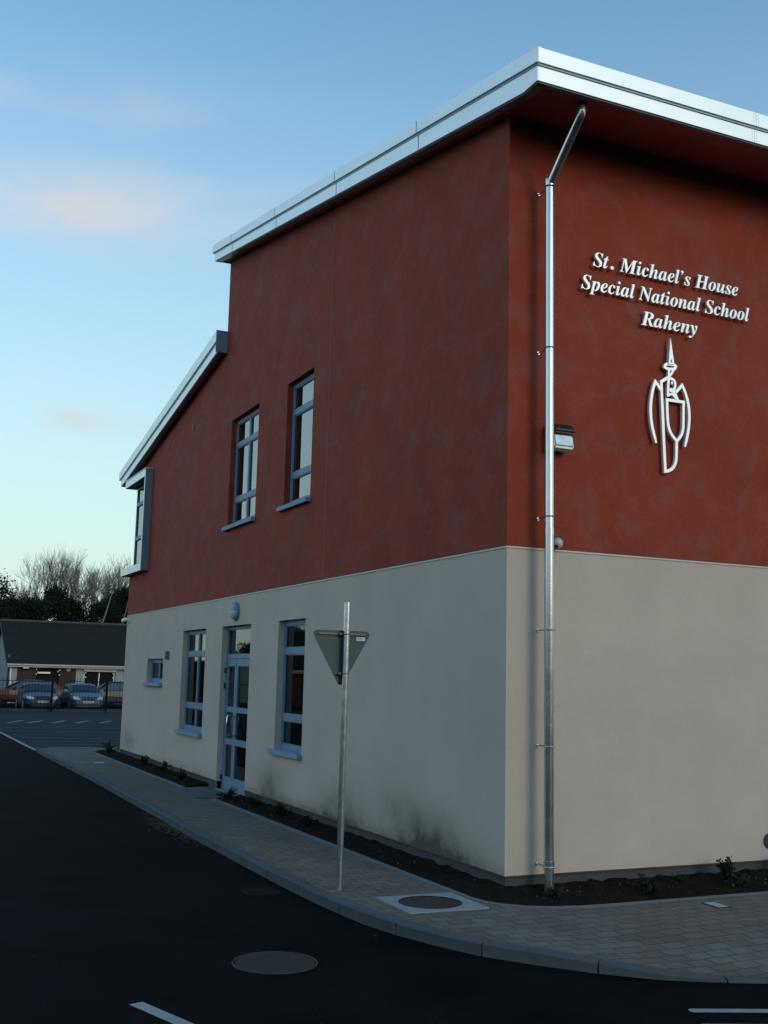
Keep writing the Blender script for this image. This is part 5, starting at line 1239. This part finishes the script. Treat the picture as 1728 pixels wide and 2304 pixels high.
bt_ = [
    (0, 4.6, 80, .86, 0.3, 'thin bare tree at the left above the dark evergreens'),
    (1, 6.0, 79, .93, 1.4, 'bare tree with upright twigs, left of the middle'),
    (2, 7.4, 81, 1.02, 2.2, 'bare tree of pale twigs left of the tallest one'),
    (0, 8.7, 79, 1.06, 3.4, 'bare tree of pale twigs beside the tallest one'),
    (1, 10.2, 80, 1.10, 4.1, 'tallest bare tree behind the bungalow'),
    (2, 11.6, 78, 1.0, 5.3, 'bare tree with a dense crown right of the tallest one'),
    (0, 12.9, 80, 1.04, .9, 'bare tree next to the far end of the red wall'),
    (1, 14.4, 79, 1.0, 2.9, 'bare tree partly hidden by the corner window box'),
    (2, 9.4, 84, 1.08, 1.9, 'further bare tree in the gap left of the tallest one'),
    (0, 6.7, 85, 1.0, 4.9, 'further bare tree low in the gap between two left ones'),
    (1, 12.2, 85, 1.08, 5.9, 'further bare tree seen between the two right ones')]
used = set()
for k, x, y, sc, rz, lb in bt_:
    if k in used: o = dup(bases[k])
    else: o = bases[k]; used.add(k)
    o.location = (x, y, gz); o.rotation_euler = (0, 0, rz); o.scale = (sc * .9, sc * .9, sc * 1.07); o['label'] = lb
# pale leaning trunks in front of the dark trees
t = thing('leaning_tree', 'tree with two pale leaning stems against the dark evergreens', 'tree', (9.1, 71.5, gz))
MB().tube([(0, 0, 0), (.3, 0, 4.8), (.75, 0, 6.4), (1.1, .1, 7.8)], [.08, .06, .045, .02], 8).build('trunk', 'pale_bark', t, smooth=True)
MB().tube([(1.5, 0, 0), (1.75, 0, 4.9), (2.1, 0, 6.3), (2.3, .1, 7.4)], [.07, .055, .035, .015], 8).build('trunk', 'pale_bark', t, smooth=True)

# beyond the left edge of the view: the tree row and the terrace of bungalows carry on
for i, (x, y, h_) in enumerate([(-2.5, 73, .7), (-6, 75, .66), (-9.5, 73, .58), (-13, 76, .40), (-17, 74, .36), (-21, 72, .62), (-25, 75, .72), (-29.5, 72, .8)]):
    src = [o for o in COL.objects if o.name.startswith('evergreen_tree') and o.parent is None][1 + i % 5]
    o = dup(src); o.location = (x, y, gz); o.scale = (1.25, 1.25, h_); o.rotation_euler = (0, 0, i * 1.3)
    o['label'] = ['evergreen beyond the left edge of the view, first from the bungalow', 'evergreen beyond the left edge, second from the bungalow', 'evergreen beyond the left edge, third from the bungalow', 'evergreen beyond the left edge, fourth from the bungalow', 'evergreen beyond the left edge, fifth from the bungalow', 'evergreen beyond the left edge, sixth from the bungalow', 'evergreen beyond the left edge, seventh from the bungalow', 'evergreen beyond the left edge, farthest from the bungalow'][i]
o = dup(hb); o.location = (-33.5, 58, ZR); o['label'] = 'second brick bungalow beyond the left edge of the view'
hb['group'] = o['group'] = 'bungalows beyond the car park'

# undergrowth filling the wood's edge behind the bungalow
rnd = random.Random(5); mb = MB()
for _ in range(16000):
    x = rnd.uniform(-34, 22); top = 4.6 + 1.1 * mn.noise(Vector((x * .35, 0, 0))) + .5 * mn.noise(Vector((x * 1.3, 2, 0))); top *= 1 if x > 1 else .55; z = top * rnd.random() ** .6; y = 78 + rnd.gauss(0, .8)
    k = rnd.uniform(.10, .22); d1 = Vector((rnd.gauss(0, 1), rnd.gauss(0, .6), rnd.gauss(0, .8))).normalized() * k; d2 = d1.cross(Vector((rnd.gauss(0, .4), 1, rnd.gauss(0, .4)))).normalized() * k * .7
    p = Vector((x, y, z + gz)); mb.face([p - d1, p - d2, p + d1, p + d2])
o = mb.build('undergrowth', 'evergreen', fix=False); o['kind'] = 'stuff'; tag(o, 'dark undergrowth along the wood behind the bungalow', 'undergrowth')

# the wood that closes the view across the road, behind the photographer and down the left side
mb = MB()
for _ in range(26000):
    u = rnd.random()
    if u < .62: cx_, cy_ = rnd.uniform(-48, 60), -42 + rnd.gauss(0, 1.2)
    else: cx_, cy_ = -48 + rnd.gauss(0, 1.2), rnd.uniform(-42, 34)
    top = 6.6 + 1.5 * mn.noise(Vector((cx_ * .16, cy_ * .16, 0))) + .9 * mn.noise(Vector((cx_ * .7, cy_ * .7, 4))); z = top * rnd.random() ** .7
    k = rnd.uniform(.25, .55); d1 = Vector((rnd.gauss(0, 1), rnd.gauss(0, 1), rnd.gauss(0, 1))).normalized() * k; d2 = d1.cross(Vector((rnd.gauss(0, 1), rnd.gauss(0, 1), rnd.gauss(0, 1)))).normalized() * k * .75
    p = Vector((cx_, cy_, z + gz)); mb.face([p - d1, p - d2, p + d1, p + d2])
o = mb.build('wood', 'evergreen', fix=False); o['kind'] = 'stuff'; tag(o, 'dark wood across the road outside the view', 'wood')
